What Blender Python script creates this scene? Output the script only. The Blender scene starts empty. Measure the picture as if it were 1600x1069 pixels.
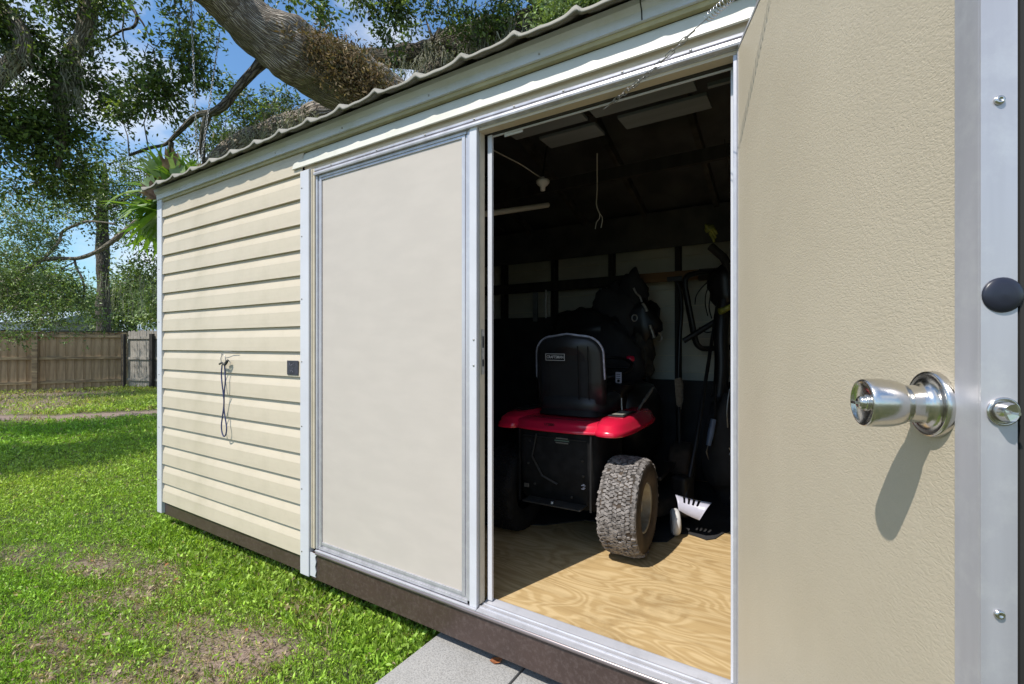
import bpy, bmesh, math, random
import numpy as np
from mathutils import Vector, Matrix, noise as mnoise
R = math.radians
random.seed(7); RNG = np.random.default_rng(7)
SC = bpy.context.scene
COL = SC.collection

# ------------------------------------------------------------------ camera, sky, sun, exposure
CX, CY, F = 800.0, 540.0, 740.0
CAM = Vector((4.213, -1.644, 1.42))
YAW = math.atan2(.534, .845)
cd = bpy.data.cameras.new('camera'); cam = bpy.data.objects.new('camera', cd); COL.objects.link(cam)
cam.location = CAM; cam.rotation_euler = (R(90), 0, YAW)
cd.sensor_width = 36; cd.lens = 36*F/1600; cd.shift_y = 5.5/1600
cd.clip_start = .02; cd.clip_end = 800
SC.camera = cam
SUN_EL, SUN_AZ = 54.0, 196.6
world = bpy.data.worlds.new('World'); SC.world = world; world.use_nodes = True
nt = world.node_tree; nt.nodes.clear()
def N_(t, kind, **kw):
    n = t.nodes.new(kind)
    for k, v in kw.items(): setattr(n, k, v)
    return n
wo = N_(nt, 'ShaderNodeOutputWorld'); bg = N_(nt, 'ShaderNodeBackground'); bg.inputs[1].default_value = .125
sky = N_(nt, 'ShaderNodeTexSky', sky_type='NISHITA'); sky.sun_disc = False
sky.sun_elevation = R(SUN_EL); sky.sun_rotation = R(SUN_AZ)
sky.air_density = 1.3; sky.dust_density = .25; sky.ozone_density = 2.2
tc = N_(nt, 'ShaderNodeTexCoord'); mp = N_(nt, 'ShaderNodeMapping'); mp.inputs['Scale'].default_value = (1, 1, 1.9); mp.inputs['Location'].default_value = (.35, .2, .1)
cn = N_(nt, 'ShaderNodeTexNoise'); cn.inputs['Scale'].default_value = 3.4; cn.inputs['Detail'].default_value = 7; cn.inputs['Roughness'].default_value = .55
cr = N_(nt, 'ShaderNodeValToRGB'); cr.color_ramp.elements[0].position = .46; cr.color_ramp.elements[1].position = .64
mx = N_(nt, 'ShaderNodeMix', data_type='RGBA'); mx.inputs[7].default_value = (7.2, 7.5, 8.0, 1)
tint = N_(nt, 'ShaderNodeMix', data_type='RGBA', blend_type='MULTIPLY'); tint.inputs[0].default_value = 1; tint.inputs[7].default_value = (.84, 1.10, 1.30, 1)
nt.links.new(tc.outputs['Generated'], mp.inputs[0]); nt.links.new(mp.outputs[0], cn.inputs[0]); nt.links.new(cn.outputs[0], cr.inputs[0])
nt.links.new(sky.outputs[0], tint.inputs[6]); nt.links.new(tint.outputs[2], mx.inputs[6])
nt.links.new(cr.outputs[0], mx.inputs[0]); nt.links.new(mx.outputs[2], bg.inputs[0]); nt.links.new(bg.outputs[0], wo.inputs[0])
sd = bpy.data.lights.new('sun', 'SUN'); sun = bpy.data.objects.new('sun', sd); COL.objects.link(sun)
sd.energy = 4.5; sd.angle = R(.53); sd.color = (1, .945, .865)
L = Vector((math.cos(R(SUN_EL))*.2857, math.cos(R(SUN_EL))*.9583, -math.sin(R(SUN_EL)))).normalized()
sun.rotation_euler = L.to_track_quat('-Z', 'Y').to_euler()
SC.view_settings.view_transform = 'Standard'; SC.view_settings.look = 'None'
SC.view_settings.exposure = 0.14; SC.view_settings.gamma = 1; SC.view_settings.use_curve_mapping = False

# ------------------------------------------------------------------ helpers: where things stand
def ray(px):
    a = (px-CX)/F; return Vector((a*.845-.534, a*.534+.845))
def P(px, py, t):                       # the point seen there at depth t
    d = ray(px); return Vector((CAM.x+t*d.x, CAM.y+t*d.y, CAM.z-(py-CY)/F*t))
def W(px, py, w=0.0):                   # the point on the plane y = w
    d = ray(px); return P(px, py, (w-CAM.y)/d.y)
def G(px, py, z=0.0):                   # the point on the level z
    return P(px, py, (CAM.z-z)*F/(py-CY))

# ------------------------------------------------------------------ helpers: objects
def tag(o, label=None, cat=None, group=None, kind=None):
    if label: o['label'] = label
    if cat: o['category'] = cat
    if group: o['group'] = group
    if kind: o['kind'] = kind
    return o
def empty(name, loc=(0, 0, 0), rz=0, **kw):
    o = bpy.data.objects.new(name, None); COL.objects.link(o); o.location = loc; o.rotation_euler = (0, 0, rz)
    return tag(o, **kw)
def link(name, me, mat, parent=None):
    o = bpy.data.objects.new(name, me); COL.objects.link(o)
    if mat is not None and not me.materials: me.materials.append(mat)
    if parent is not None: o.parent = parent
    return o
class MB:
    def __init__(s): s.v = []; s.f = []; s.sm = []
    def add(s, vs, fs, smooth=False):
        b = len(s.v); s.v += [tuple(v) for v in vs]
        s.f += [tuple(i+b for i in f) for f in fs]; s.sm += [smooth]*len(fs); return s
    def box(s, a, b, M=None):
        x0, y0, z0 = a; x1, y1, z1 = b
        vs = [Vector(p) for p in ((x0,y0,z0),(x1,y0,z0),(x1,y1,z0),(x0,y1,z0),(x0,y0,z1),(x1,y0,z1),(x1,y1,z1),(x0,y1,z1))]
        if M is not None: vs = [M @ v for v in vs]
        return s.add(vs, [(0,3,2,1),(4,5,6,7),(0,1,5,4),(1,2,6,5),(2,3,7,6),(3,0,4,7)])
    def tube(s, pts, rad, n=8, cap=True, smooth=True, flat=1.0):
        pts = [Vector(p) for p in pts]; m = len(pts)
        if not hasattr(rad, '__len__'): rad = [rad]*m
        up = None; rings = []
        for i, p in enumerate(pts):
            t = (pts[min(i+1, m-1)]-pts[max(i-1, 0)]).normalized()
            if up is None:
                up = Vector((0, 0, 1)) if abs(t.z) < .9 else Vector((1, 0, 0))
            a = (up - t*up.dot(t)).normalized(); b = t.cross(a); up = a
            rings.append([p + (a*math.cos(2*math.pi*k/n)*flat + b*math.sin(2*math.pi*k/n))*rad[i] for k in range(n)])
        vs = [v for r in rings for v in r]; fs = []
        for i in range(m-1):
            for k in range(n):
                k2 = (k+1) % n; fs.append((i*n+k, i*n+k2, (i+1)*n+k2, (i+1)*n+k))
        b0 = len(s.f); s.add(vs, fs, smooth)
        if cap: s.add(rings[0], [tuple(range(n))[::-1]]); s.add(rings[-1], [tuple(range(n))])
        return s
    def lathe(s, prof, M=None, n=24, smooth=True, caps=True):   # prof: (radius, height) about z
        vs = []
        for r, h in prof:
            for k in range(n):
                a = 2*math.pi*k/n; v = Vector((r*math.cos(a), r*math.sin(a), h)); vs.append(M @ v if M is not None else v)
        fs = []; m = len(prof)
        for i in range(m-1):
            for k in range(n): k2 = (k+1) % n; fs.append((i*n+k, i*n+k2, (i+1)*n+k2, (i+1)*n+k))
        s.add(vs, fs, smooth)
        if caps:
            if prof[0][0] > 1e-4: s.add(vs[:n], [tuple(range(n))[::-1]])
            if prof[-1][0] > 1e-4: s.add(vs[-n:], [tuple(range(n))])
        return s
    def sweep(s, prof, x0, x1, nseg=1, closed=True, smooth=False):   # (y,z) outline along x
        n = len(prof); vs = []
        for i in range(nseg+1):
            x = x0+(x1-x0)*i/nseg; vs += [(x, y, z) for y, z in prof]
        fs = []
        for i in range(nseg):
            for k in range(n if closed else n-1):
                k2 = (k+1) % n; fs.append((i*n+k, (i+1)*n+k, (i+1)*n+k2, i*n+k2))
        s.add(vs, fs, smooth)
        if closed: s.add(vs[:n], [tuple(range(n))]); s.add(vs[-n:], [tuple(range(n))[::-1]])
        return s
    def mesh(s, name, bevel=0, seg=2, fix=True):
        me = bpy.data.meshes.new(name); me.from_pydata(s.v, [], s.f)
        me.polygons.foreach_set('use_smooth', s.sm)
        if fix or bevel:
            bm = bmesh.new(); bm.from_mesh(me)
            if bevel:
                bmesh.ops.remove_doubles(bm, verts=bm.verts, dist=1e-5)
            bmesh.ops.recalc_face_normals(bm, faces=bm.faces)
            if bevel:
                es = [e for e in bm.edges if len(e.link_faces) == 2 and e.calc_face_angle(0) > .5]
                bmesh.ops.bevel(bm, geom=es, offset=bevel, segments=seg, affect='EDGES', profile=.6, clamp_overlap=True)
            bm.to_mesh(me); bm.free()
        me.update(); return me
    def obj(s, name, mat, parent=None, bevel=0, **kw):
        return link(name, s.mesh(name, bevel, **kw), mat, parent)
def npmesh(name, V, Fc, mat, parent=None, col=None, smooth=False):
    """V (n,3); Fc (m,k) faces of equal size; col (n,3) base colours"""
    me = bpy.data.meshes.new(name); V = np.ascontiguousarray(V, dtype=np.float32); Fc = np.ascontiguousarray(Fc, dtype=np.int32)
    m, k = Fc.shape
    me.vertices.add(len(V)); me.vertices.foreach_set('co', V.ravel())
    me.loops.add(m*k); me.loops.foreach_set('vertex_index', Fc.ravel())
    me.polygons.add(m); me.polygons.foreach_set('loop_start', np.arange(0, m*k, k, dtype=np.int32))
    if col is not None:
        ca = me.color_attributes.new('Col', 'FLOAT_COLOR', 'POINT')
        c4 = np.ones((len(V), 4), dtype=np.float32); c4[:, :3] = col; ca.data.foreach_set('color', c4.ravel())
    me.update(calc_edges=True)
    if smooth: me.polygons.foreach_set('use_smooth', np.ones(m, dtype=bool))
    return link(name, me, mat, parent)

# ------------------------------------------------------------------ materials
MATS = {}
def mat(name, base, rough=.6, metal=0., var=0., vscale=6., bump=0., bscale=80., bdist=.002, stretch=(1,1,1), spec=.5, base2=None, ramp=(.4, .65), dirt=None, dscale=3., damt=.5, detail=5, translucent=0., attr=False, coat=0.):
    m = bpy.data.materials.new(name); m.use_nodes = True; t = m.node_tree; b = t.nodes['Principled BSDF']
    b.inputs['Roughness'].default_value = rough; b.inputs['Metallic'].default_value = metal
    b.inputs['Specular IOR Level'].default_value = spec; b.inputs['Coat Weight'].default_value = coat
    b.inputs['Base Color'].default_value = (*base, 1)
    tcn = N_(t, 'ShaderNodeTexCoord'); mpn = N_(t, 'ShaderNodeMapping'); mpn.inputs['Scale'].default_value = stretch
    t.links.new(tcn.outputs['Object'], mpn.inputs[0]); last = None
    if attr:
        at = N_(t, 'ShaderNodeAttribute', attribute_name='Col'); last = at.outputs['Color']
    if base2 is not None or var:
        n = N_(t, 'ShaderNodeTexNoise'); n.inputs['Scale'].default_value = vscale; n.inputs['Detail'].default_value = detail
        t.links.new(mpn.outputs[0], n.inputs[0])
        r = N_(t, 'ShaderNodeValToRGB'); r.color_ramp.elements[0].position = ramp[0]; r.color_ramp.elements[1].position = ramp[1]
        if base2 is None:
            base2 = tuple(c*(1-var) for c in base); hi = tuple(min(1, c*(1+var*.6)) for c in base)
        else: hi = base
        r.color_ramp.elements[0].color = (*base2, 1); r.color_ramp.elements[1].color = (*hi, 1)
        t.links.new(n.outputs[0], r.inputs[0])
        if last is None: last = r.outputs[0]
        else:
            q = N_(t, 'ShaderNodeMix', data_type='RGBA', blend_type='MULTIPLY'); q.inputs[0].default_value = 1
            t.links.new(last, q.inputs[6]); t.links.new(r.outputs[0], q.inputs[7]); last = q.outputs[2]
    if dirt is not None:
        n = N_(t, 'ShaderNodeTexNoise'); n.inputs['Scale'].default_value = dscale; n.inputs['Detail'].default_value = 8; n.inputs['Roughness'].default_value = .7
        t.links.new(tcn.outputs['Object'], n.inputs[0])
        r = N_(t, 'ShaderNodeValToRGB'); r.color_ramp.elements[0].position = .48; r.color_ramp.elements[1].position = .75
        r.color_ramp.elements[0].color = (0,0,0,1); r.color_ramp.elements[1].color = (damt, damt, damt, 1)
        t.links.new(n.outputs[0], r.inputs[0])
        q = N_(t, 'ShaderNodeMix', data_type='RGBA'); q.inputs[6].default_value = (*base, 1); q.inputs[7].default_value = (*dirt, 1)
        if last is not None: t.links.new(last, q.inputs[6])
        t.links.new(r.outputs[0], q.inputs[0]); last = q.outputs[2]
    if last is not None: t.links.new(last, b.inputs['Base Color'])
    if bump:
        n = N_(t, 'ShaderNodeTexNoise'); n.inputs['Scale'].default_value = bscale; n.inputs['Detail'].default_value = 4
        t.links.new(mpn.outputs[0], n.inputs[0]); bp = N_(t, 'ShaderNodeBump'); bp.inputs['Strength'].default_value = bump; bp.inputs['Distance'].default_value = bdist
        t.links.new(n.outputs[0], bp.inputs['Height']); t.links.new(bp.outputs[0], b.inputs['Normal'])
    if translucent:
        tr = N_(t, 'ShaderNodeBsdfTranslucent'); ms = N_(t, 'ShaderNodeMixShader'); ms.inputs[0].default_value = translucent
        if last is not None:
            q = N_(t, 'ShaderNodeMix', data_type='RGBA', blend_type='MULTIPLY'); q.inputs[0].default_value = 1; q.inputs[7].default_value = (1.25, 1.3, .6, 1)
            t.links.new(last, q.inputs[6]); t.links.new(q.outputs[2], tr.inputs[0])
        else: tr.inputs[0].default_value = (*base, 1)
        o = t.nodes['Material Output']; t.links.new(b.outputs[0], ms.inputs[1]); t.links.new(tr.outputs[0], ms.inputs[2]); t.links.new(ms.outputs[0], o.inputs[0])
    MATS[name] = m; return m

M_siding = mat('siding_paint', (.585,.51,.395), .45, var=.05, vscale=3, bump=.12, bscale=60, stretch=(.15,1,6), dirt=(.36,.32,.22), dscale=2.6, damt=.42)
M_sidewall = mat('siding_side', (.62,.59,.45), .5, var=.06)
M_trim = mat('white_trim', (.60,.605,.645), .35, var=.04, vscale=4, dirt=(.42,.42,.40), dscale=7, damt=.18)
M_visor = mat('visor_paint', (.66,.65,.585), .4, dirt=(.36,.36,.25), dscale=3.5, damt=.35)
M_fascia = mat('fascia_paint', (.62,.64,.68), .4, dirt=(.38,.38,.22), dscale=2.5, damt=.55)
M_tanstrip = mat('tan_strip', (.42,.36,.19), .5, var=.15, vscale=9)
M_alu = mat('aluminium', (.535,.525,.56), .38, metal=.4, var=.14, vscale=14, stretch=(1,1,.06), dirt=(.68,.68,.68), dscale=22, damt=.55)
M_alu_h = mat('aluminium_worn', (.56,.56,.60), .45, metal=.35, var=.10, vscale=25, stretch=(.06,1,1), dirt=(.34,.34,.36), dscale=14, damt=.5, bump=.1, bscale=50)
M_panel = mat('door_panel', (.53,.478,.425), .55, dirt=(.40,.36,.31), dscale=1.1, damt=.16, var=.03, vscale=5, bump=.06, bscale=140, stretch=(1,1,3))
M_skirt = mat('brown_skirt', (.062,.040,.034), .38, var=.12, vscale=5, dirt=(.19,.15,.14), dscale=70, damt=.42, bump=.1, bscale=14, bdist=.003)
M_nose = mat('bronze_nosing', (.26,.22,.22), .3, metal=.6, var=.15, vscale=12, stretch=(.3,1,1))
M_roof = mat('roof_sheet', (.25,.24,.205), .65, var=.10, vscale=5, dirt=(.16,.155,.12), dscale=6, damt=.5, bump=.2, bscale=40)
M_dark = mat('dark_timber', (.030,.028,.025), .8, var=.4, vscale=12, stretch=(1,1,.1))
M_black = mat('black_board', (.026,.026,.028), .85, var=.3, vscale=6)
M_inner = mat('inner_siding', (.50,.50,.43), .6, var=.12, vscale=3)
M_ceiling = mat('dark_liner', (.085,.086,.088), .7, var=.3, vscale=4)
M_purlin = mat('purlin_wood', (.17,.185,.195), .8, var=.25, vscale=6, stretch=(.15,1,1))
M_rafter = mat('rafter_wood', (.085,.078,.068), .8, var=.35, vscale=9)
M_orange = mat('orange_board', (.22,.115,.045), .7, var=.25, vscale=5, stretch=(.2,1,1))
M_steel = mat('steel', (.62,.60,.57), .22, metal=1, bump=.05, bscale=300)
M_steel2 = mat('galvanised_steel', (.36,.35,.33), .4, metal=.85, var=.2, vscale=60)
M_plug = mat('dark_blue_plug', (.016,.018,.032), .35)
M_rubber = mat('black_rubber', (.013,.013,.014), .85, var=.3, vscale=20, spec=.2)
M_stripe = mat('dull_green', (.10,.16,.13), .5)
M_bplastic = mat('black_plastic', (.012,.012,.013), .42, var=.2, vscale=12)
M_seat = mat('seat_vinyl', (.020,.020,.022), .40, var=.2, vscale=8, bump=.15, bscale=200, bdist=.001)
M_pipe = mat('seat_piping', (.42,.42,.50), .5, var=.3, vscale=40)
M_red = mat('red_paint', (.62,.012,.050), .22, coat=.5, dirt=(.30,.05,.05), dscale=9, damt=.25)
M_white = mat('white_plastic', (.62,.62,.62), .4, var=.05)
M_lav = mat('pale_plastic', (.50,.50,.60), .4, var=.05, dirt=(.3,.28,.26), dscale=20, damt=.3)
M_tyre = mat('dusty_tyre', (.27,.25,.24), .85, base2=(.11,.10,.095), vscale=45, ramp=(.40,.60), bump=.5, bscale=90, bdist=.003)
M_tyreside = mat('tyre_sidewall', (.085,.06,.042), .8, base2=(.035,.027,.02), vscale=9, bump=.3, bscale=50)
M_rim = mat('wheel_rim', (.36,.36,.33), .45, metal=.3, dirt=(.12,.08,.05), dscale=8, damt=.8)
M_yellow = mat('yellow_plastic', (.33,.34,.05), .5, base2=(.14,.16,.03), vscale=25)
M_bluegrip = mat('blue_grip', (.14,.19,.30), .45, var=.2)
M_bag = mat('brown_canvas', (.060,.050,.035), .85, base2=(.018,.017,.014), vscale=14, bump=.6, bscale=30, bdist=.01)
M_cream = mat('cream_cord', (.45,.43,.38), .6)
M_navy = mat('navy_cord', (.035,.045,.13), .7, var=.3, vscale=90)
M_sign = mat('dark_sign', (.040,.040,.055), .5, var=.3, vscale=30)
M_chalk = mat('chalk', (.34,.34,.40), .9, var=.4, vscale=60)
M_concrete = mat('concrete', (.40,.39,.375), .9, base2=(.25,.245,.235), vscale=170, ramp=(.35,.6), dirt=(.20,.19,.17), dscale=5, damt=.35, bump=.7, bscale=260, bdist=.002)
M_fence = mat('fence_wood', (.52,.37,.23), .85, base2=(.29,.20,.12), vscale=5, stretch=(3,3,.35), ramp=(.3,.7), bump=.3, bscale=30)
M_fencerail = mat('fence_rail', (.46,.35,.21), .85, base2=(.22,.16,.10), vscale=5, stretch=(.5,.5,3))
M_greyfence = mat('weathered_wood', (.42,.39,.34), .9, base2=(.20,.18,.155), vscale=6, stretch=(3,3,.4), ramp=(.3,.7), bump=.3, bscale=30)
M_leaf = mat('oak_leaf', (.06,.09,.03), .36, attr=True, translucent=.30, spec=.4)
M_grass = mat('grass_blade', (.1,.2,.03), .42, attr=True, translucent=.35, spec=.35)
M_litter = mat('litter', (.2,.15,.1), .85, attr=True)
M_moss = mat('hanging_moss', (.17,.175,.135), .95, attr=True, translucent=.25)
M_brownfern = mat('resurrection_fern', (.2,.15,.1), .9, attr=True, translucent=.2)
M_frond = mat('staghorn_frond', (.27,.42,.045), .42, base2=(.13,.25,.035), vscale=5, translucent=.4)
M_palefrond = mat('pale_frond', (.36,.46,.24), .5, base2=(.20,.30,.13), vscale=5, translucent=.3)
M_shield = mat('dry_frond', (.36,.25,.17), .8, base2=(.13,.075,.05), vscale=11, stretch=(1,1,.4), translucent=.25, bump=.4, bscale=40)
def barkmat(name, hi, lo_, moss_, mamt=.6):
    m = bpy.data.materials.new(name); m.use_nodes = True; t = m.node_tree; b = t.nodes['Principled BSDF']; l = t.links.new
    uv = N_(t, 'ShaderNodeUVMap'); mp_ = N_(t, 'ShaderNodeMapping'); mp_.inputs['Scale'].default_value = (34, 5.5, 1); l(uv.outputs[0], mp_.inputs[0])
    tcn = N_(t, 'ShaderNodeTexCoord'); nd = N_(t, 'ShaderNodeTexNoise'); nd.inputs['Scale'].default_value = 7; nd.inputs['Detail'].default_value = 5; l(tcn.outputs['Object'], nd.inputs[0])
    av = N_(t, 'ShaderNodeMix', data_type='RGBA', blend_type='ADD'); av.inputs[0].default_value = 2.0; l(mp_.outputs[0], av.inputs[6]); l(nd.outputs[1], av.inputs[7])
    v = N_(t, 'ShaderNodeTexVoronoi', feature='DISTANCE_TO_EDGE'); v.inputs['Scale'].default_value = 1; l(av.outputs[2], v.inputs[0])
    rm = N_(t, 'ShaderNodeMapRange'); rm.inputs[1].default_value = .0; rm.inputs[2].default_value = .34; l(v.outputs['Distance'], rm.inputs[0])
    n2 = N_(t, 'ShaderNodeTexNoise'); n2.inputs['Scale'].default_value = 55; n2.inputs['Detail'].default_value = 6; l(tcn.outputs['Object'], n2.inputs[0])
    h = N_(t, 'ShaderNodeMath', operation='MULTIPLY_ADD'); h.inputs[1].default_value = .55; l(n2.outputs[0], h.inputs[0]); l(rm.outputs[0], h.inputs[2])
    cr_ = N_(t, 'ShaderNodeValToRGB'); cr_.color_ramp.elements[0].position = .30; cr_.color_ramp.elements[1].position = 1.0; cr_.color_ramp.elements[0].color = (*lo_,1); cr_.color_ramp.elements[1].color = (*hi,1); l(h.outputs[0], cr_.inputs[0])
    n3 = N_(t, 'ShaderNodeTexNoise'); n3.inputs['Scale'].default_value = 2.4; n3.inputs['Detail'].default_value = 8; n3.inputs['Roughness'].default_value = .7; l(tcn.outputs['Object'], n3.inputs[0])
    r3 = N_(t, 'ShaderNodeValToRGB'); r3.color_ramp.elements[0].position = .48; r3.color_ramp.elements[1].position = .72; r3.color_ramp.elements[0].color = (0,0,0,1); r3.color_ramp.elements[1].color = (mamt,mamt,mamt,1); l(n3.outputs[0], r3.inputs[0])
    q = N_(t, 'ShaderNodeMix', data_type='RGBA'); q.inputs[7].default_value = (*moss_,1); l(r3.outputs[0], q.inputs[0]); l(cr_.outputs[0], q.inputs[6]); l(q.outputs[2], b.inputs['Base Color'])
    bp = N_(t, 'ShaderNodeBump'); bp.inputs['Distance'].default_value = .022; bp.inputs['Strength'].default_value = 1; l(h.outputs[0], bp.inputs['Height']); l(bp.outputs[0], b.inputs['Normal'])
    b.inputs['Roughness'].default_value = .95; b.inputs['Specular IOR Level'].default_value = .2
    return m
M_bark = barkmat('oak_bark', (.47,.41,.34), (.11,.088,.068), (.16,.16,.11), .8)
M_darkbark = barkmat('dark_bark', (.20,.175,.145), (.04,.033,.027), (.17,.18,.12), .5)
M_bark_plain = mat('plain_bark', (.30,.275,.235), .95, base2=(.095,.080,.065), vscale=9, ramp=(.36,.62), dirt=(.17,.19,.12), dscale=2.2, damt=.6, bump=.9, bscale=45, bdist=.02, detail=8)
M_neigh = mat('pale_metal_roof', (.42,.50,.56), .5, var=.1)
M_neighwall = mat('pale_wall', (.55,.56,.60), .7, var=.06)
M_dryleaf = mat('fallen_leaf', (.42,.15,.05), .6, base2=(.20,.07,.03), vscale=60)

# plywood: contour lines of a stretched noise read as rotary-cut grain
def plywood():
    m = bpy.data.materials.new('plywood'); m.use_nodes = True; t = m.node_tree; b = t.nodes['Principled BSDF']
    tcn = N_(t, 'ShaderNodeTexCoord'); mpn = N_(t, 'ShaderNodeMapping'); mpn.inputs['Scale'].default_value = (1.5, 4.4, 1); mpn.inputs['Rotation'].default_value = (0,0,R(6))
    n = N_(t, 'ShaderNodeTexNoise'); n.inputs['Scale'].default_value = 1.15; n.inputs['Detail'].default_value = 2.2; n.inputs['Roughness'].default_value = .42; n.inputs['Distortion'].default_value = .55
    mu = N_(t, 'ShaderNodeMath', operation='MULTIPLY'); mu.inputs[1].default_value = 27
    fr = N_(t, 'ShaderNodeMath', operation='PINGPONG'); fr.inputs[1].default_value = 1
    n2 = N_(t, 'ShaderNodeTexNoise'); n2.inputs['Scale'].default_value = 2; n2.inputs['Detail'].default_value = 3
    mu2 = N_(t, 'ShaderNodeMath', operation='MULTIPLY_ADD'); mu2.inputs[1].default_value = .7; mu2.inputs[2].default_value = -.32
    ad = N_(t, 'ShaderNodeMath', operation='ADD')
    r = N_(t, 'ShaderNodeValToRGB'); r.color_ramp.elements[0].position = .30; r.color_ramp.elements[1].position = .72
    r.color_ramp.elements[0].color = (.50,.35,.165,1); r.color_ramp.elements[1].color = (.60,.445,.235,1)
    n3 = N_(t, 'ShaderNodeTexNoise'); n3.inputs['Scale'].default_value = 40; n3.inputs['Detail'].default_value = 4
    mp3 = N_(t, 'ShaderNodeMapping'); mp3.inputs['Scale'].default_value = (.08, 1.6, 1)
    r3 = N_(t, 'ShaderNodeValToRGB'); r3.color_ramp.elements[0].position = .3; r3.color_ramp.elements[1].position = .6; r3.color_ramp.elements[0].color = (.80,.77,.72,1)
    q = N_(t, 'ShaderNodeMix', data_type='RGBA', blend_type='MULTIPLY'); q.inputs[0].default_value = 1
    l = t.links.new
    l(tcn.outputs['Object'], mpn.inputs[0]); l(mpn.outputs[0], n.inputs[0]); l(n.outputs[0], mu.inputs[0]); l(mu.outputs[0], fr.inputs[0])
    l(tcn.outputs['Object'], n2.inputs[0]); l(n2.outputs[0], mu2.inputs[0]); l(fr.outputs[0], ad.inputs[0]); l(mu2.outputs[0], ad.inputs[1]); l(ad.outputs[0], r.inputs[0])
    l(tcn.outputs['Object'], mp3.inputs[0]); l(mp3.outputs[0], n3.inputs[0]); l(n3.outputs[0], r3.inputs[0])
    n5 = N_(t, 'ShaderNodeTexNoise'); n5.inputs['Scale'].default_value = 3.2; n5.inputs['Detail'].default_value = 10; n5.inputs['Roughness'].default_value = .75; l(tcn.outputs['Object'], n5.inputs[0])
    r5 = N_(t, 'ShaderNodeValToRGB'); r5.color_ramp.elements[0].position = .50; r5.color_ramp.elements[1].position = .80; r5.color_ramp.elements[1].color = (.58,.55,.50,1); r5.color_ramp.elements[0].color = (1,1,1,1); l(n5.outputs[0], r5.inputs[0])
    q5 = N_(t, 'ShaderNodeMix', data_type='RGBA', blend_type='MULTIPLY'); q5.inputs[0].default_value = 1
    l(r.outputs[0], q.inputs[6]); l(r3.outputs[0], q.inputs[7]); l(q.outputs[2], q5.inputs[6]); l(r5.outputs[0], q5.inputs[7]); l(q5.outputs[2], b.inputs['Base Color'])
    b.inputs['Roughness'].default_value = .7
    return m
M_ply = plywood()
# embossed aluminium skin of the open door: wrinkled stucco relief
def embossed():
    m = bpy.data.materials.new('embossed_skin'); m.use_nodes = True; t = m.node_tree; b = t.nodes['Principled BSDF']
    tcn = N_(t, 'ShaderNodeTexCoord'); mpn = N_(t, 'ShaderNodeMapping'); mpn.inputs['Scale'].default_value = (.62, .62, 1.25); mpn.inputs['Rotation'].default_value = (R(24), R(-24), 0)
    n = N_(t, 'ShaderNodeTexNoise'); n.inputs['Scale'].default_value = 230; n.inputs['Detail'].default_value = 1.5; n.inputs['Distortion'].default_value = .9
    rr = N_(t, 'ShaderNodeValToRGB'); rr.color_ramp.elements[0].position = .36; rr.color_ramp.elements[1].position = .58
    bp = N_(t, 'ShaderNodeBump'); bp.inputs['Strength'].default_value = .42; bp.inputs['Distance'].default_value = .0006
    n2 = N_(t, 'ShaderNodeTexNoise'); n2.inputs['Scale'].default_value = 1.8; n2.inputs['Detail'].default_value = 8; n2.inputs['Roughness'].default_value = .65
    r = N_(t, 'ShaderNodeValToRGB'); r.color_ramp.elements[0].position = .3; r.color_ramp.elements[1].position = .7
    r.color_ramp.elements[0].color = (.53,.455,.34,1); r.color_ramp.elements[1].color = (.60,.52,.395,1)
    l = t.links.new
    l(tcn.outputs['Object'], mpn.inputs[0]); l(mpn.outputs[0], n.inputs[0]); l(n.outputs[0], rr.inputs[0]); l(rr.outputs[0], bp.inputs['Height']); l(bp.outputs[0], b.inputs['Normal'])
    l(tcn.outputs['Object'], n2.inputs[0]); l(n2.outputs[0], r.inputs[0]); l(r.outputs[0], b.inputs['Base Color'])
    b.inputs['Roughness'].default_value = .5
    return m
M_emboss = embossed()
# soil and turf base
def groundmat():
    m = bpy.data.materials.new('soil'); m.use_nodes = True; t = m.node_tree; b = t.nodes['Principled BSDF']; l = t.links.new
    tcn = N_(t, 'ShaderNodeTexCoord')
    n = N_(t, 'ShaderNodeTexNoise'); n.inputs['Scale'].default_value = .9; n.inputs['Detail'].default_value = 8; n.inputs['Roughness'].default_value = .65
    r = N_(t, 'ShaderNodeValToRGB'); e = r.color_ramp.elements
    e[0].position = .35; e[0].color = (.06,.08,.025,1); e[1].position = .68; e[1].color = (.26,.23,.13,1)
    e2 = r.color_ramp.elements.new(.52); e2.color = (.10,.12,.045,1)
    n2 = N_(t, 'ShaderNodeTexNoise'); n2.inputs['Scale'].default_value = 60; n2.inputs['Detail'].default_value = 6
    r2 = N_(t, 'ShaderNodeValToRGB'); r2.color_ramp.elements[0].position = .3; r2.color_ramp.elements[1].position = .7; r2.color_ramp.elements[0].color = (.45,.42,.38,1)
    q = N_(t, 'ShaderNodeMix', data_type='RGBA', blend_type='MULTIPLY'); q.inputs[0].default_value = 1
    at = N_(t, 'ShaderNodeAttribute', attribute_name='Col'); q2 = N_(t, 'ShaderNodeMix', data_type='RGBA')
    q2.inputs[7].default_value = (.37,.275,.225,1)
    l(tcn.outputs['Object'], n.inputs[0]); l(n.outputs[0], r.inputs[0]); l(tcn.outputs['Object'], n2.inputs[0]); l(n2.outputs[0], r2.inputs[0])
    l(at.outputs['Fac'], q2.inputs[0]); l(r.outputs[0], q2.inputs[6])
    l(q2.outputs[2], q.inputs[6]); l(r2.outputs[0], q.inputs[7]); l(q.outputs[2], b.inputs['Base Color'])
    bp = N_(t, 'ShaderNodeBump'); bp.inputs['Distance'].default_value = .02; bp.inputs['Strength'].default_value = .8; l(n2.outputs[0], bp.inputs['Height']); l(bp.outputs[0], b.inputs['Normal'])
    b.inputs['Roughness'].default_value = .95
    return m
M_ground = groundmat()

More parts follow.
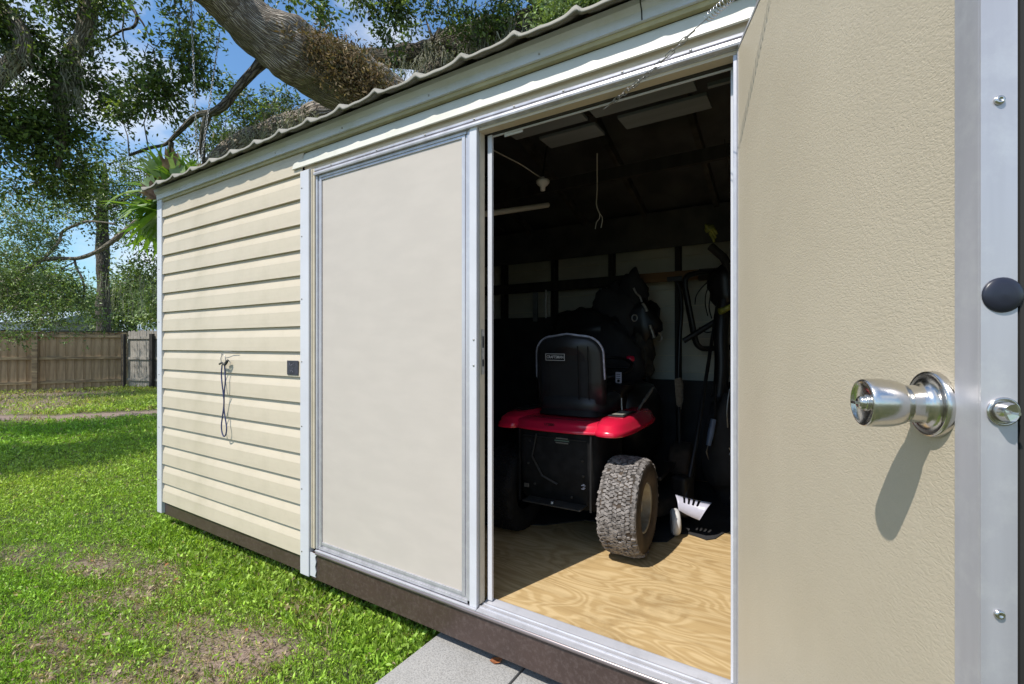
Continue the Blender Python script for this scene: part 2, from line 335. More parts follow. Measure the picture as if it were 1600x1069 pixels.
# ------------------------------------------------------------------ ground
PATCHES = []   # bare places: centre x, y, radius along u, radius along n, strength
for (px, py, ru, rn, s) in ((150,880,.28,.16,.9), (232,912,.30,.20,.9), (385,1020,.40,.20,1), (215,975,.2,.15,.6), (470,960,.25,.14,.5), (90,1010,.4,.14,.8),
                            (330,1060,.30,.2,1), (20,880,.3,.12,.6), (300,985,.2,.12,.6), (120,940,.2,.1,.6), (170,1060,.3,.1,.8)):
    g = G(px, py); PATCHES.append((g.x, g.y, ru, rn, s))
PATH = [G(-160, 655), G(40, 656), G(130, 652), G(260, 645)]       # sandy strip
def bare(x, y):
    """0 turf .. 1 bare soil (numpy arrays)"""
    v = np.zeros_like(x)
    wob = .35*np.sin(x*9+2*np.sin(y*7))+.3*np.sin(y*13+1.7*np.sin(x*11))
    for cx, cy, ru, rn, s in PATCHES:
        d = np.sqrt(((x-cx)/ru)**2+((y-cy)/rn)**2)+wob*.6
        v = np.maximum(v, s*np.clip(1.32-d, 0, 1))
    # depth along the camera's line of sight, for the worn strip and the foot of the fence
    for i in range(len(PATH)-1):
        a, b = PATH[i], PATH[i+1]; ax, ay = b.x-a.x, b.y-a.y; l2 = ax*ax+ay*ay
        tt = np.clip(((x-a.x)*ax+(y-a.y)*ay)/l2, 0, 1); d = np.hypot(x-a.x-tt*ax, y-a.y-tt*ay)+wob*.12
        v = np.maximum(v, np.clip(1.5-d/.6, 0, 1))
    for (px, py, r0) in ((10,632,1.3), (60,624,1.2), (-60,628,1.6), (110,616,.8), (20,618,1.2), (40,640,1.0), (90,630,.8), (0,645,1.0)):
        g = G(px, py); d = np.hypot((x-g.x)/1.0, (y-g.y)/1.6)+wob*.2; v = np.maximum(v, .8*np.clip(1.5-d/r0, 0, 1))
    return v
def build_ground():
    xs = np.concatenate([np.array([-300,-120,-60,-35]), np.arange(-22, 9.01, .16), np.array([14,30,60,120,300])])
    ys = np.concatenate([np.array([-300,-100,-40,-12]), np.arange(-5, 12.01, .16), np.array([18,30,60,120,300])])
    X, Y = np.meshgrid(xs, ys); Z = .012*np.sin(X*1.9+Y*.7)*np.sin(Y*2.3)
    Z[(np.abs(X+6) > 17) | (np.abs(Y-3) > 10)] = 0
    V = np.stack([X.ravel(), Y.ravel(), Z.ravel()], 1); nx, ny = len(xs), len(ys)
    I = np.arange(nx*ny).reshape(ny, nx)
    Fc = np.stack([I[:-1,:-1].ravel(), I[:-1,1:].ravel(), I[1:,1:].ravel(), I[1:,:-1].ravel()], 1)
    bb = bare(X.ravel(), Y.ravel()); col = np.stack([bb, bb, bb], 1)
    o = npmesh('ground', V, Fc, M_ground, col=col, smooth=True); tag(o, 'grassy backyard soil with bare patches', kind='structure')
build_ground()

# ------------------------------------------------------------------ shed
SW, SD, FZ = 4.90, 2.64, .31
shed = empty('garden_shed', (0,0,0), label='cream vinyl sided garden shed with metal roof and double doors, standing on the lawn', cat='shed')
Z0, DZ = .237, .1437
def siding_profile(z, last=None):
    t = .0025
    top = z+DZ+.004
    return [(-.0235, z), (-.021, z+.084), (-.006, z+DZ-.004), (-.004, top), (.0, top), (-.003, z+DZ-.004), (-.017, z+.084), (-.0195, z+.004), (0, z+.004), (0, z)]
def siding_run(x0, x1, n, name='siding_board'):
    me = None
    for k in range(n):
        if me is None:
            mb = MB(); mb.sweep(siding_profile(0), x0, x1); me = mb.mesh(name, fix=True)
        o = link(name, me, M_siding, shed); o.location = (random.uniform(-.0015,.0015), -random.uniform(0,.0012), Z0+DZ*k)
siding_run(.052, 1.792, 16)
siding_run(4.07, 4.85, 16)
mb = MB(); mb.box((.02,.001,.16), (1.86,.03,2.6)); mb.box((4.06,.001,.16), (4.88,.03,2.6)); mb.box((1.86,.001,2.365),(4.06,.03,2.6)); mb.obj('wall_backing', M_black, shed)
# left and right end walls
for x in (0.0, SW-.03):
    mb = MB(); mb.add([(x,.03,.16),(x+.03,.03,.16),(x+.03,SD,.16),(x,SD,.16),(x,.03,2.6),(x+.03,.03,2.6),(x+.03,SD,2.6),(x,SD,2.6),(x,SD/2,3.05),(x+.03,SD/2,3.05)],
        [(0,1,5,4),(1,2,6,9,5),(2,3,7,6),(3,0,4,8,7),(0,3,2,1),(4,5,9,8),(6,7,8,9)]); mb.obj('end_wall', M_sidewall, shed)
# corner trim: an L with a rounded outer edge
mb = MB(); mb.box((-.024,-.030,.148), (.052,.0,2.565)); mb.box((-.024,.0,.148), (-.004,.06,2.565)); mb.obj('corner_trim', M_trim, shed, bevel=.003)
mb = MB(); mb.box((SW-.06,-.030,.148), (SW+.024,.0,2.565)); mb.obj('corner_trim', M_trim, shed, bevel=.003)
# post trim beside the doors (front face and return)
mb = MB(); mb.box((1.790,-.034,.143), (1.868,0,2.395)); mb.obj('post_trim', M_trim, shed, bevel=.003)
mb = MB(); mb.box((1.869,-.020,.30), (1.900,0,2.395)); mb.box((1.880,-.024,.30),(1.886,-.0201,2.395)); mb.obj('trim_return', M_siding, shed, bevel=.002)
mb = MB()
pr = [(1.872,.150),(1.918,.150)]
for i in range(5): pr += [(1.922 if i%2 else 1.914, .155+i*.026)]
pr += [(1.928,.275),(1.872,.278)]
mb.add([(x,-.027,z) for x,z in pr]+[(x,-.022,z) for x,z in pr], [tuple(range(len(pr))), tuple(range(2*len(pr)-1,len(pr)-1,-1))]+[(i,(i+1)%len(pr),(i+1)%len(pr)+len(pr),i+len(pr)) for i in range(len(pr))])
mb.obj('corner_bracket', M_trim, shed)
# skirt
mb = MB(); mb.sweep([(-.006,.135),(-.006,.236),(.02,.236),(.02,.135)], -.0, 1.80); mb.obj('skirt_board', M_skirt, shed, bevel=.003)
mb = MB(); mb.sweep([(-.020,.133),(-.020,.276),(.02,.276),(.02,.133)], 1.872, SW-.03); mb.obj('skirt_board', M_skirt, shed, bevel=.003)
mb = MB(); mb.box((0,.03,.135),(.03,SD,.236)); mb.obj('skirt_board', M_skirt, shed); MB().box((SW-.03,.03,.135),(SW,SD,.236)).obj('skirt_board', M_skirt, shed)
# skids under the floor
for y in (.35, 1.3, 2.25):
    mb = MB(); mb.box((.05,y,.005),(SW-.05,y+.09,.134)); mb.obj('skid', M_dark, shed)
# nosing and threshold
mb = MB(); mb.tube([(1.925,-.026,.284),(SW-.06,-.026,.284)], .0095, 12); mb.obj('bottom_nosing', M_nose, shed)
mb = MB(); mb.sweep([(-.030,.2935),(-.030,.2975),(-.004,.3005),(-.004,.306),(.000,.306),(.002,.302),(.018,.304),(.020,.308),(.026,.308),(.028,.304),(.062,.3145),(.066,.3145),(.066,.29),(0,.29)], 3.012, 4.60); mb.obj('threshold', M_alu_h, shed)
mb = MB(); mb.sweep([(-.030,.2935),(-.030,.299),(-.020,.300),(-.020,.296),(-.006,.296),(.02,.296),(.02,.29)], 1.915, 3.010); mb.obj('door_track', M_alu_h, shed)
# header stack: track, inner reveal, weather strip
mb = MB(); mb.sweep([(-.004,2.391),(-.022,2.391),(-.026,2.387),(-.026,2.379),(-.015,2.377),(-.015,2.371),(-.030,2.369),(-.032,2.360),(-.030,2.353),(-.012,2.353),(-.012,2.349),(.0,2.349)], 1.905, 4.06); mb.obj('header_track', M_alu, shed)
mb = MB(); mb.box((3.012,-.008,2.337),(4.06,.036,2.3485)); mb.obj('header_reveal', M_siding, shed)
mb = MB(); mb.box((3.045,.037,2.3315),(4.06,.050,2.3485)); mb.obj('header_stop', M_dark, shed)
mb = MB(); mb.box((3.045,.0505,2.325),(4.04,.056,2.331)); mb.obj('weather_strip', M_trim, shed)
mb = MB(); mb.box((3.10,.0565,2.316),(3.19,.062,2.331)); mb.obj('strip_clip', M_white, shed)
# jamb reveals
mb = MB(); mb.box((3.024,.040,.316),(3.046,.052,2.331)); mb.obj('door_stop', M_trim, shed)
mb = MB(); mb.box((4.004,-.006,.30),(4.016,.050,2.352)); mb.obj('hinge_jamb', M_alu, shed, bevel=.002)
mb = MB(); mb.box((3.990,.0505,.316),(4.016,.065,2.324)); mb.obj('door_stop', M_trim, shed)
# visor: siding strip behind, sloped drip cap in front
mb = MB(); mb.sweep([(-.010,2.392),(-.014,2.44),(-.004,2.452),(.0,2.452),(0,2.392)], 1.80, 4.86); mb.obj('header_siding', M_siding, shed)
mb = MB(); mb.sweep([(-.003,2.508),(-.010,2.496),(-.030,2.446),(-.036,2.420),(-.030,2.417),(-.028,2.422),(-.016,2.428),(-.006,2.450),(0,2.50)], 1.745, SW-.02)
v = mb.v
mb.v = [(x - (.028 if (x < 2 and z < 2.448) else 0), y, z) for x,y,z in v]
mb.obj('drip_visor', M_visor, shed)
# fascia (gutter-like) and the tan strip below
mb = MB(); mb.sweep([(-.052,2.604),(-.050,2.585),(-.036,2.566),(-.032,2.536),(-.038,2.530),(-.012,2.530),(-.012,2.604)], -.022, SW+.02); mb.obj('fascia', M_fascia, shed)
mb = MB(); mb.sweep([(-.012,2.5295),(-.026,2.5295),(-.024,2.512),(-.004,2.510),(0,2.5295)], .055, SW-.05); mb.obj('tan_strip', M_tanstrip, shed)
for x in (3.72,):
    mb = MB(); mb.sweep([(-.0535,2.603),(-.0515,2.585),(-.0375,2.566),(-.0335,2.536),(-.0320,2.536),(-.036,2.566),(-.050,2.585),(-.052,2.603)], x, x+.004); mb.obj('fascia_seam', M_dark, shed)
# rake boards on the ends
for x0, x1 in ((-.058,-.026), (SW+.024, SW+.085)):
    mb = MB(); a, b, c = (.02, 2.60), (SD/2, 3.06), (SD-.02, 2.60)
    prof = [a, b, c, (c[0], c[1]-.13), (b[0], b[1]-.13), (a[0], a[1]-.13)]
    n = 6; mb.add([(x0,y,z) for y,z in prof]+[(x1,y,z) for y,z in prof], [(0,1,4,5),(1,2,3,4),(6,11,10,7),(7,10,9,8)]+[(i,(i+1)%n,(i+1)%n+n,i+n) for i in range(n)])
    mb.obj('rake_board', M_siding, shed)
# roof: ribbed sheets
PER = .2555
def roofz(x):
    d = ((x-1.724+PER/2) % PER)-PER/2
    return .024*math.exp(-(d/(.036 if d < 0 else .013))**2)+.0012*math.sin(d*2*math.pi/PER*3)+.004*mnoise.noise((x*2.2,0,0))
for side in (0, 1):
    xs = np.arange(-.062, SW+.11, PER/28); ys = np.linspace(-.118, SD/2, 12); V = []; k = (3.06-2.615)/(SD/2)
    for top in (0, 1):
        for j, y in enumerate(ys):
            for x in xs:
                z = 2.612+k*(y+.06)+roofz(x)+(.0025 if top else 0)
                yy = y+(.006*mnoise.noise((x*3,7,0)) if j == 0 else 0)
                V.append((x, yy if side == 0 else SD-yy, z))
    nx, ny = len(xs), len(ys); Fs = []
    for top in (0,1):
        o_ = top*nx*ny
        for j in range(ny-1):
            for i in range(nx-1):
                q = (o_+j*nx+i, o_+j*nx+i+1, o_+(j+1)*nx+i+1, o_+(j+1)*nx+i); Fs.append(q if top else q[::-1])
    for i in range(nx): V.append((V[i][0], V[i][1]+(.004 if side == 0 else -.004), 2.577+.55*roofz(V[i][0])+.004*mnoise.noise((V[i][0]*3,3,3))))
    for i in range(nx-1): Fs += [(nx*ny+i, 2*nx*ny+i, 2*nx*ny+i+1, nx*ny+i+1), (i, i+1, 2*nx*ny+i+1, 2*nx*ny+i)]
    mb = MB(); mb.add(V, Fs, True); mb.obj('roof_sheet', M_roof, shed)
mb = MB(); mb.add([(-.11,SD/2-.12,3.045),(-.11,SD/2,3.09),(-.11,SD/2+.12,3.045),(SW+.11,SD/2-.12,3.045),(SW+.11,SD/2,3.09),(SW+.11,SD/2+.12,3.045)], [(0,1,4,3),(1,2,5,4)]); mb.obj('ridge_cap', M_roof, shed)
# screws
def screw_mesh(r):
    mb = MB(); mb.lathe([(r,0),(r,.0015),(r*.8,.0028),(r*.3,.0032),(0.0001,.0033)], Matrix.Rotation(R(90),4,'X'), n=10); return mb.mesh('screw')
SCREW = screw_mesh(.0045); SCREW.materials.append(M_steel2)
def screws(pts, parent, rz=0):
    for p in pts:
        o = link('screw', SCREW, M_steel2, parent); o.location = p; o.rotation_euler = (0,0,rz)
screws([(x,-.0335,2.551) for x in (.35,.95,1.55,2.15,2.75,3.32,3.95)], shed)
screws([(.012,-.030,z) for z in (.4,.8,1.2,1.6,2.0,2.4)], shed)
screws([(1.806,-.034,z) for z in (.27,.62,.97,1.33,1.68,2.03,2.3)], shed)
screws([(x,-.026,2.383) for x in (2.05,2.4,2.72,3.0,3.2,3.42,3.65,3.88)], shed)
# fixed door leaf
fd = MB().box((1.925,-.002,.302),(3.006,.036,2.350)).obj('fixed_door', M_alu, shed)
MB().box((1.952,-.0065,.345),(2.922,-.0025,2.325)).obj('face_panel', M_panel, fd)
def frame_bar(x0,x1,z0,z1,y=-.012,name='frame_bar',m=M_alu,bev=.0015): return MB().box((x0,y,z0),(x1,-.0028,z1)).obj(name, m, fd, bevel=bev)
frame_bar(1.905,1.920,.302,2.352,-.016); frame_bar(1.921,1.936,.302,2.350,-.010); frame_bar(1.937,1.951,.320,2.342,-.014)
frame_bar(1.952,2.922,2.3255,2.337,-.012); frame_bar(1.937,2.950,2.3375,2.351,-.016)
frame_bar(1.952,2.922,.330,.3445,-.012); frame_bar(1.937,2.950,.318,.3295,-.008); frame_bar(1.925,2.968,.302,.3175,-.014)
frame_bar(2.9225,2.940,.330,2.337,-.013); frame_bar(2.9405,2.953,.318,2.337,-.009); frame_bar(2.9535,2.968,.302,2.351,-.014)
frame_bar(2.9695,3.008,.299,2.358,-.020, 'astragal', M_trim, .003)
screws([(2.993,-.020,1.42+(540-531)/740*2.04),(2.993,-.020,1.42+(540-571)/740*2.04)], fd)
MB().box((3.0065,.002,.31),(3.012,.034,2.345)).obj('edge_channel', M_siding, fd)
sp = MB(); sp.box((3.0125,.008,1.295),(3.0155,.028,1.49)); sp.obj('strike_plate', M_steel2, fd, bevel=.001)
MB().box((3.0156,.012,1.33),(3.0160,.024,1.36)).obj('strike_hole', M_black, fd); MB().box((3.0156,.012,1.41),(3.0160,.024,1.46)).obj('strike_hole', M_black, fd)
# interior: floor, back wall, studs, roof timbers
mb = MB(); mb.box((.03,.067,.236),(SW-.03,SD-.03,FZ)); mb.obj('plywood_floor', M_ply, shed)
SLATW = .1437; me = MB().box((0,0,0),(SW-.06,.012,SLATW-.006)).mesh('back_board')
for k in range(16):
    o = link('back_board', me, M_inner, shed); o.location = (.03, SD-.02+random.uniform(-.003,.003), FZ+.02+k*SLATW)
MB().box((.0,SD-.006,.16),(SW,SD+.01,2.6)).obj('back_wall', M_sidewall, shed)
for x in (.28,.87,1.46,2.055,2.65,3.245,3.84,4.43):
    MB().box((x-.02,SD-.115,FZ),(x+.02,SD-.03,2.56)).obj('stud', M_dark, shed)
MB().box((.03,SD-.13,2.262),(SW-.03,SD-.118,2.58)).obj('top_plate', M_ceiling, shed)
zb0 = 1.958
MB().box((.03,SD-.150,zb0),(2.82,SD-.118,2.052)).obj('wall_beam', M_dark, shed)
MB().box((2.825,SD-.152,zb0+.01),(3.42,SD-.119,2.050)).obj('wall_beam', M_orange, shed)
MB().box((3.425,SD-.150,zb0),(SW-.03,SD-.118,2.052)).obj('wall_beam', M_dark, shed)
MB().box((.03,SD-.165,FZ),(2.92,SD-.153,1.70)).obj('black_board', M_black, shed)  # this panel and the next are added to darken the wall behind the mower
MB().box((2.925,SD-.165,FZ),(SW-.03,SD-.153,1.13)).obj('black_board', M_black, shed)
# thin battens over the dark board
for x, z0, z1 in ((1.86,1.66,1.95),(2.56,1.80,1.95)):
    MB().box((x,SD-.17,z0),(x+.05,SD-.153,z1)).obj('batten', M_purlin, shed)
k = (3.06-2.615)/(SD/2)
for x in (.6,1.2,1.8,2.4,2.97,3.56,4.2):
    for s in (0,1):
        y0, y1 = .04, SD/2
        pr = [(y0,2.60+k*(y0+.03)-.105),(y1,2.60+k*(y1+.03)-.105),(y1,2.60+k*(y1+.03)-.034),(y0,2.60+k*(y0+.03)-.034)]
        if s: pr = [(SD-a,b) for a,b in pr]
        MB().sweep(pr, x-.019, x+.019).obj('rafter', M_rafter, shed)
for s in (0,1):
    y0, y1 = .05, SD/2-.01; za, zc = 2.60+k*(y0+.03)-.032, 2.60+k*(y1+.03)-.032
    pr = [(y0,za),(y1,zc),(y1,zc+.008),(y0,za+.008)]
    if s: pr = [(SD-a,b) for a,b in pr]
    for x0, x1 in ((.04,1.48),(1.485,2.96),(2.965,4.86)): MB().sweep(pr, x0, x1).obj('dark_liner', M_ceiling, shed)  # liner added under the roof: the gloom up there is put into its colour
# corrugated offcuts lying on a tie beam
for x0, x1 in ((2.86,3.12),(3.24,3.62)):
    xs = np.linspace(x0, x1, 40); V = []
    for y, z in ((1.30,2.50),(1.50,2.60)):
        for x in xs: V.append((x, y, z+.006*math.sin(x*2*math.pi/.075)))
    V += [(x,y,z+.002) for x,y,z in V]; n = 40
    MB().add(V, [(i,i+1,n+i+1,n+i) for i in range(n-1)]+[(2*n+i,3*n+i,3*n+i+1,2*n+i+1) for i in range(n-1)]+[(i,2*n+i,2*n+i+1,i+1) for i in range(n-1)], True).obj('corrugated_offcut', M_roof, shed, fix=False)
MB().box((.04,1.262,2.485),(SW-.04,1.298,2.560)).obj('tie_beam', M_dark, shed)
# ceiling boards hung under the rafters, two rows seen through the door
for (x0,x1,y0,y1,z) in ((2.95,3.34,.29,.395,2.46),(3.38,3.82,.29,.395,2.46),(3.05,3.35,.455,.585,2.462),(3.46,3.845,.455,.585,2.462)):
    MB().box((x0,y0,z),(x1,y1,z+.015)).obj('ceiling_board', M_purlin, shed, bevel=.002)
MB().box((3.86,.385,2.46),(4.02,.405,2.475)).obj('ceiling_board', M_purlin, shed)

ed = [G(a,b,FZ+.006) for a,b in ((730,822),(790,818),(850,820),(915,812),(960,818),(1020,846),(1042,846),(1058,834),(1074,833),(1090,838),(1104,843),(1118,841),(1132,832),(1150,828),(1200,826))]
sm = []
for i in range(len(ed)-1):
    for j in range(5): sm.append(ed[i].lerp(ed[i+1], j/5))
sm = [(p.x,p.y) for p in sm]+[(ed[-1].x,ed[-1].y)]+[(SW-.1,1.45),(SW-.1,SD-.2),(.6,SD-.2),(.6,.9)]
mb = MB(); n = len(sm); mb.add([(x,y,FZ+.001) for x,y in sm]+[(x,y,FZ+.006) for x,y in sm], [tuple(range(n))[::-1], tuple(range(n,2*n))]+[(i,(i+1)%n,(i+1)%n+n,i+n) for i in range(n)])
o = mb.obj('floor_shade_sheet', M_black); tag(o, 'black sheet with a wavy front edge standing in for the shadow on the plywood floor under the mower', 'mat')  # black sheet added in place of the floor shadow, wavy edge included
# ------------------------------------------------------------------ open door
H = Vector((4.0185, -.010, 0)); D = Vector((.355,-.934,0)).normalized(); NN = Vector((-.934,-.355,0)).normalized()
Md = Matrix(((D.x, -NN.x, 0, H.x), (D.y, -NN.y, 0, H.y), (0,0,1,0), (0,0,0,1)))     # local x along door, -y out of its face
def along(px):                                                    # distance from the hinge where the door face is seen at px
    a = (px-CX)/F; h = H-CAM; hf, hr = -.534*h.x+.845*h.y, .845*h.x+.534*h.y; df, dr = -.534*D.x+.845*D.y, .845*D.x+.534*D.y
    return (hr-a*hf)/(a*df-dr)
DW, DT, DB, DTOP = along(1537)-.004, .0295, .325, 2.352
SX = along(1496)
door = MB().box((.004,.0012,DB),(DW,DT,DTOP)).obj('open_door', M_alu, shed); door.matrix_local = Md
def dp(name, m, a, b, bevel=0): return MB().box(a,b).obj(name, m, door, bevel=bevel)
dp('face_panel', M_emboss, (.010,-.0012,DB+.02), (SX-.0005,.0008,DTOP-.008))
dp('edge_stile', M_alu, (SX,-.0030,DB), (DW+.002,.0010,DTOP), .0008)
dp('edge_stile', M_alu, (.004,-.0032,DB), (.0095,.0010,DTOP))
dp('top_rail', M_alu, (.0100,-.0030,DTOP-.0075), (SX-.0005,.0010,DTOP+.002))
dp('edge_channel', M_alu, (DW+.0022,-.0030,DB), (DW+.0045,DT+.001,DTOP))
dp('back_skin', M_sidewall, (.02,DT+.0015,DB+.02), (DW-.02,DT+.003,DTOP-.02))
ex = DW+.0047                                                     # the plane of the free edge
def edgept(px, py, n):                                            # point of the free edge seen there
    c = H+D*ex-NN*n
    rel = Vector((c.x-CAM.x, c.y-CAM.y)); fwd = -.534*rel.x+.845*rel.y
    return CAM.z-(py-CY)/F*fwd
def lathe_x(prof, n=20): return MB().lathe(prof, Matrix.Rotation(R(90),4,'Y'), n=n)
for py in (157, 960):
    o = MB().lathe([(.0052,0),(.0052,.001),(.0042,.0028),(.0022,.0034),(.0018,.0024),(.0001,.0022)], Matrix.Rotation(R(90),4,'Y'), n=14).obj('screw', M_steel, door); o.location = (ex, .0135, edgept(1557,py,.0135))
o = lathe_x([(.0190,0),(.0190,.0010),(.0172,.0028),(.0105,.0046),(.0001,.0052)], 28).obj('hole_plug', M_plug, door); o.location = (ex, .0165, edgept(1564,461,.0165))
lz = edgept(1570,643,.017)
o = lathe_x([(.0148,0),(.0155,.0018),(.0142,.0028),(.0130,.0024),(.0126,.0003)], 28).obj('latch_collar', M_steel, door); o.location = (ex,.0168,lz)
# spring bolt: half round nose with a sloped flank
mb = MB(); ring = []; n = 16
for h, s_ in ((0,.0112),(.0095,.0108),(.0150,.0092)):
    for i in range(n):
        a = 2*math.pi*i/n; y, z = s_*math.cos(a), s_*math.sin(a); xx = h
        if y > .001 and h > .004: xx = h-.006*(y/s_)
        ring.append((xx, y, z))
fs = [(j*n+i, j*n+(i+1)%n, (j+1)*n+(i+1)%n, (j+1)*n+i) for j in range(2) for i in range(n)]
mb.add(ring, fs, True); mb.add(ring[-n:], [tuple(range(n))]); o = mb.obj('latch_bolt', M_steel, door); o.location = (ex,.0168,lz)
o = MB().box((.0126,-.0012,-.0012),(.022,.0012,.0012)).obj('latch_pin', M_steel, door); o.location = (ex,.0168,lz)
# knob: rosette, neck, grip, key face
kz = 1.42-(632-540)/740*.585; dp('edge_shade_strip', M_dark, (DW-.012,DT+.0035,DB), (ex-.0003,DT+.012,DTOP))  # dark strip added behind the free edge, stands in for shaded siding
ks = along(1461.5)
Mk = Matrix.Rotation(R(90),4,'X')
mb = MB(); mb.lathe([(.0410,.000),(.0410,.006),(.0395,.0085),(.0365,.0088),(.0340,.0080),(.0300,.0090),(.0235,.0125),(.0222,.0180),(.0212,.025)], Mk, n=48, caps=False); o = mb.obj('knob_rosette', M_steel, door); o.location = (ks,-.0015,kz); o.scale = (1.0,1.0,1.0)
mb = MB(); mb.lathe([(.0212,.022),(.0206,.031),(.0210,.034),(.0232,.037),(.0248,.042),(.0268,.050),(.0277,.060),(.0278,.072),(.0272,.0795),(.0262,.0815),(.0250,.0815),(.0240,.0795),(.0140,.0775),(.0001,.077)], Mk, n=48, caps=False); o = mb.obj('knob_grip', M_steel, door); o.location = (ks,-.0015,kz); o.scale = (1.10,.98,1.10)
mb = MB(); mb.lathe([(.0105,.0772),(.0100,.0790),(.0085,.0795),(.0078,.0840),(.0055,.0860),(.0025,.0865)], Mk, n=24); mb.box((-.0060,-.0915,-.0016),(.0060,-.0855,.0016)); o = mb.obj('knob_turn', M_steel, door, bevel=.0004); o.location = (ks,-.0015,kz); o.scale = (1.05,.98,1.05)
mb = MB(); mb.lathe([(.0042,0),(.0036,.0012),(.0024,-.0006),(.0001,-.0022)], Matrix.Translation((-.0100,-.0175,-.0135)) @ Matrix.Rotation(R(70),4,'X') @ Matrix.Rotation(R(-25),4,'Y'), n=16, caps=False); o = mb.obj('rosette_screw', M_black, door); o.location = (ks,-.0015,kz); o.scale = (1.0,1.0,1.0)
# ------------------------------------------------------------------ door chain with spring
A = Vector((3.585,.030,2.312)); B = H+D*.357+NN*.012; B.z = 2.345
chain = empty('door_chain', A, label='thin steel chain with coil spring running from door header up to open door', cat='chain')
dirc = (B-A); Lc = dirc.length; dirc.normalize(); s2 = Vector((0,0,1)); e1 = dirc.cross(s2).normalized(); e2 = dirc.cross(e1).normalized()
def link_mesh(l, w, r, n=16):
    mb = MB(); pts = []
    for i in range(n):
        a = 2*math.pi*i/n; c, s = math.cos(a), math.sin(a)
        pts.append((c*w + 0, 0, s*w + (l/2-w)*(1 if s > 0.001 else -1 if s < -.001 else 0)))
    ring = pts+[pts[0]]; vs = []; q = 6
    for i in range(n):
        p = Vector(pts[i]); t = (Vector(pts[(i+1)%n])-Vector(pts[i-1])).normalized(); a = Vector((0,1,0)); b = t.cross(a)
        vs += [p+(a*math.cos(2*math.pi*k/q)+b*math.sin(2*math.pi*k/q))*r for k in range(q)]
    fs = [(i*q+k, i*q+(k+1)%q, ((i+1)%n)*q+(k+1)%q, ((i+1)%n)*q+k) for i in range(n) for k in range(q)]
    mb.add(vs, fs, True); return mb.mesh('chain_link')
LK = link_mesh(.036,.0066,.0016); nlink = 15; clen = Lc*.62
for i in range(nlink):
    o = link('chain_link', LK, M_steel2, chain); p = dirc*(.012+clen*i/nlink)
    m3 = Matrix((e1, e2, dirc)).transposed(); m4 = (m3 @ Matrix.Rotation(R(35+90*(i%2)+random.uniform(-14,14)),3,'Z')).to_4x4(); m4.translation = p-Vector((0,0,.010*math.sin(math.pi*i/nlink))); o.matrix_local = m4
o = MB().tube([dirc*clen*1.0, dirc*Lc*.70], .0014, 6).obj('spring_hook', M_steel2, chain)
pts = []
for i in range(220):
    f = i/219; a = f*17*2*math.pi; p = dirc*(Lc*(.70+.26*f)); pts.append(p+(e1*math.cos(a)+e2*math.sin(a))*.0115)
MB().tube(pts+[dirc*Lc], .0014, 5).obj('coil_spring', M_steel, chain)
MB().tube([(-.03,.01,-.006),(-.015,.004,-.004),(0,0,0),(.012,-.004,.004)], .0022, 6).obj('header_hook', M_steel2, chain)

# ------------------------------------------------------------------ leash and little sign on the siding
lp = W(349,551,-.034)
leash = empty('hanging_leash', lp, label='blue dog leash looped over a wire hook on the siding', cat='leash')
def onw(px, py, w): return W(px,py,w)-lp
MB().tube([onw(372,552,-.022), onw(360,550,-.03), onw(350,549,-.045), onw(346,552,-.040), onw(347,560,-.05)], .0022, 6).obj('wire_hook', M_steel2, leash)
MB().tube([onw(348,553,-.046), onw(345,560,-.050), onw(346,568,-.050), onw(350,571,-.050), onw(353,566,-.050), onw(352,557,-.049), onw(348,553,-.046)], .0024, 6).obj('clasp', M_steel2, leash)
loop = [(347,570),(346,585),(347,600),(349,616),(350,630),(348,648),(346,664),(347,676),(350,682),(353,678),(354,668),(352,654),(350,640),(350,624),(350.5,612),(352,596),(351.5,582),(351,570)]
def smooth(pts, n=6):
    out = []; pts = [Vector(p) for p in pts]
    for i in range(len(pts)-1):
        p0, p1, p2, p3 = pts[max(i-1,0)], pts[i], pts[i+1], pts[min(i+2,len(pts)-1)]
        for j in range(n):
            t = j/n; out.append(.5*((2*p1)+(p2-p0)*t+(2*p0-5*p1+4*p2-p3)*t*t+(3*p1-p0-3*p2+p3)*t**3))
    out.append(pts[-1]); return out
MB().tube(smooth([onw(a,b,-.048+.004*math.sin(b*.1)) for a,b in loop]), .0042, 7).obj('cord_loop', M_navy, leash)
MB().tube(smooth([onw(343,569,-.05), onw(347,567,-.058), onw(352,570,-.054), onw(356,563,-.05), onw(352,567,-.044)]), .0062, 6).obj('knot', M_bplastic, leash)
a, b = W(455,565,-.025), W(473,588,-.025)
sg = MB().box((1.657,-.0290,1.252),(1.762,-.0235,1.334)).obj('small_sign', M_sign, bevel=.002); tag(sg, 'tiny dark square sign with faint chalk scrawl fixed on cream siding', 'sign')
mb = MB()
def stroke(pts, w=.0022):
    mb.tube([(x,-.0293,z) for x,z in pts], w, 5, flat=.3)
stroke([(1.684,1.322),(1.682,1.306),(1.692,1.306)]); stroke([(1.696,1.306),(1.701,1.313),(1.706,1.306),(1.697,1.308)]); stroke([(1.713,1.316),(1.711,1.306),(1.718,1.307)]); stroke([(1.726,1.322),(1.723,1.304),(1.732,1.310),(1.726,1.305)])
stroke([(1.712,1.292),(1.708,1.280),(1.715,1.268)]); stroke([(1.689,1.276),(1.697,1.273),(1.706,1.279)])
mb.obj('chalk_marks', M_chalk, sg)

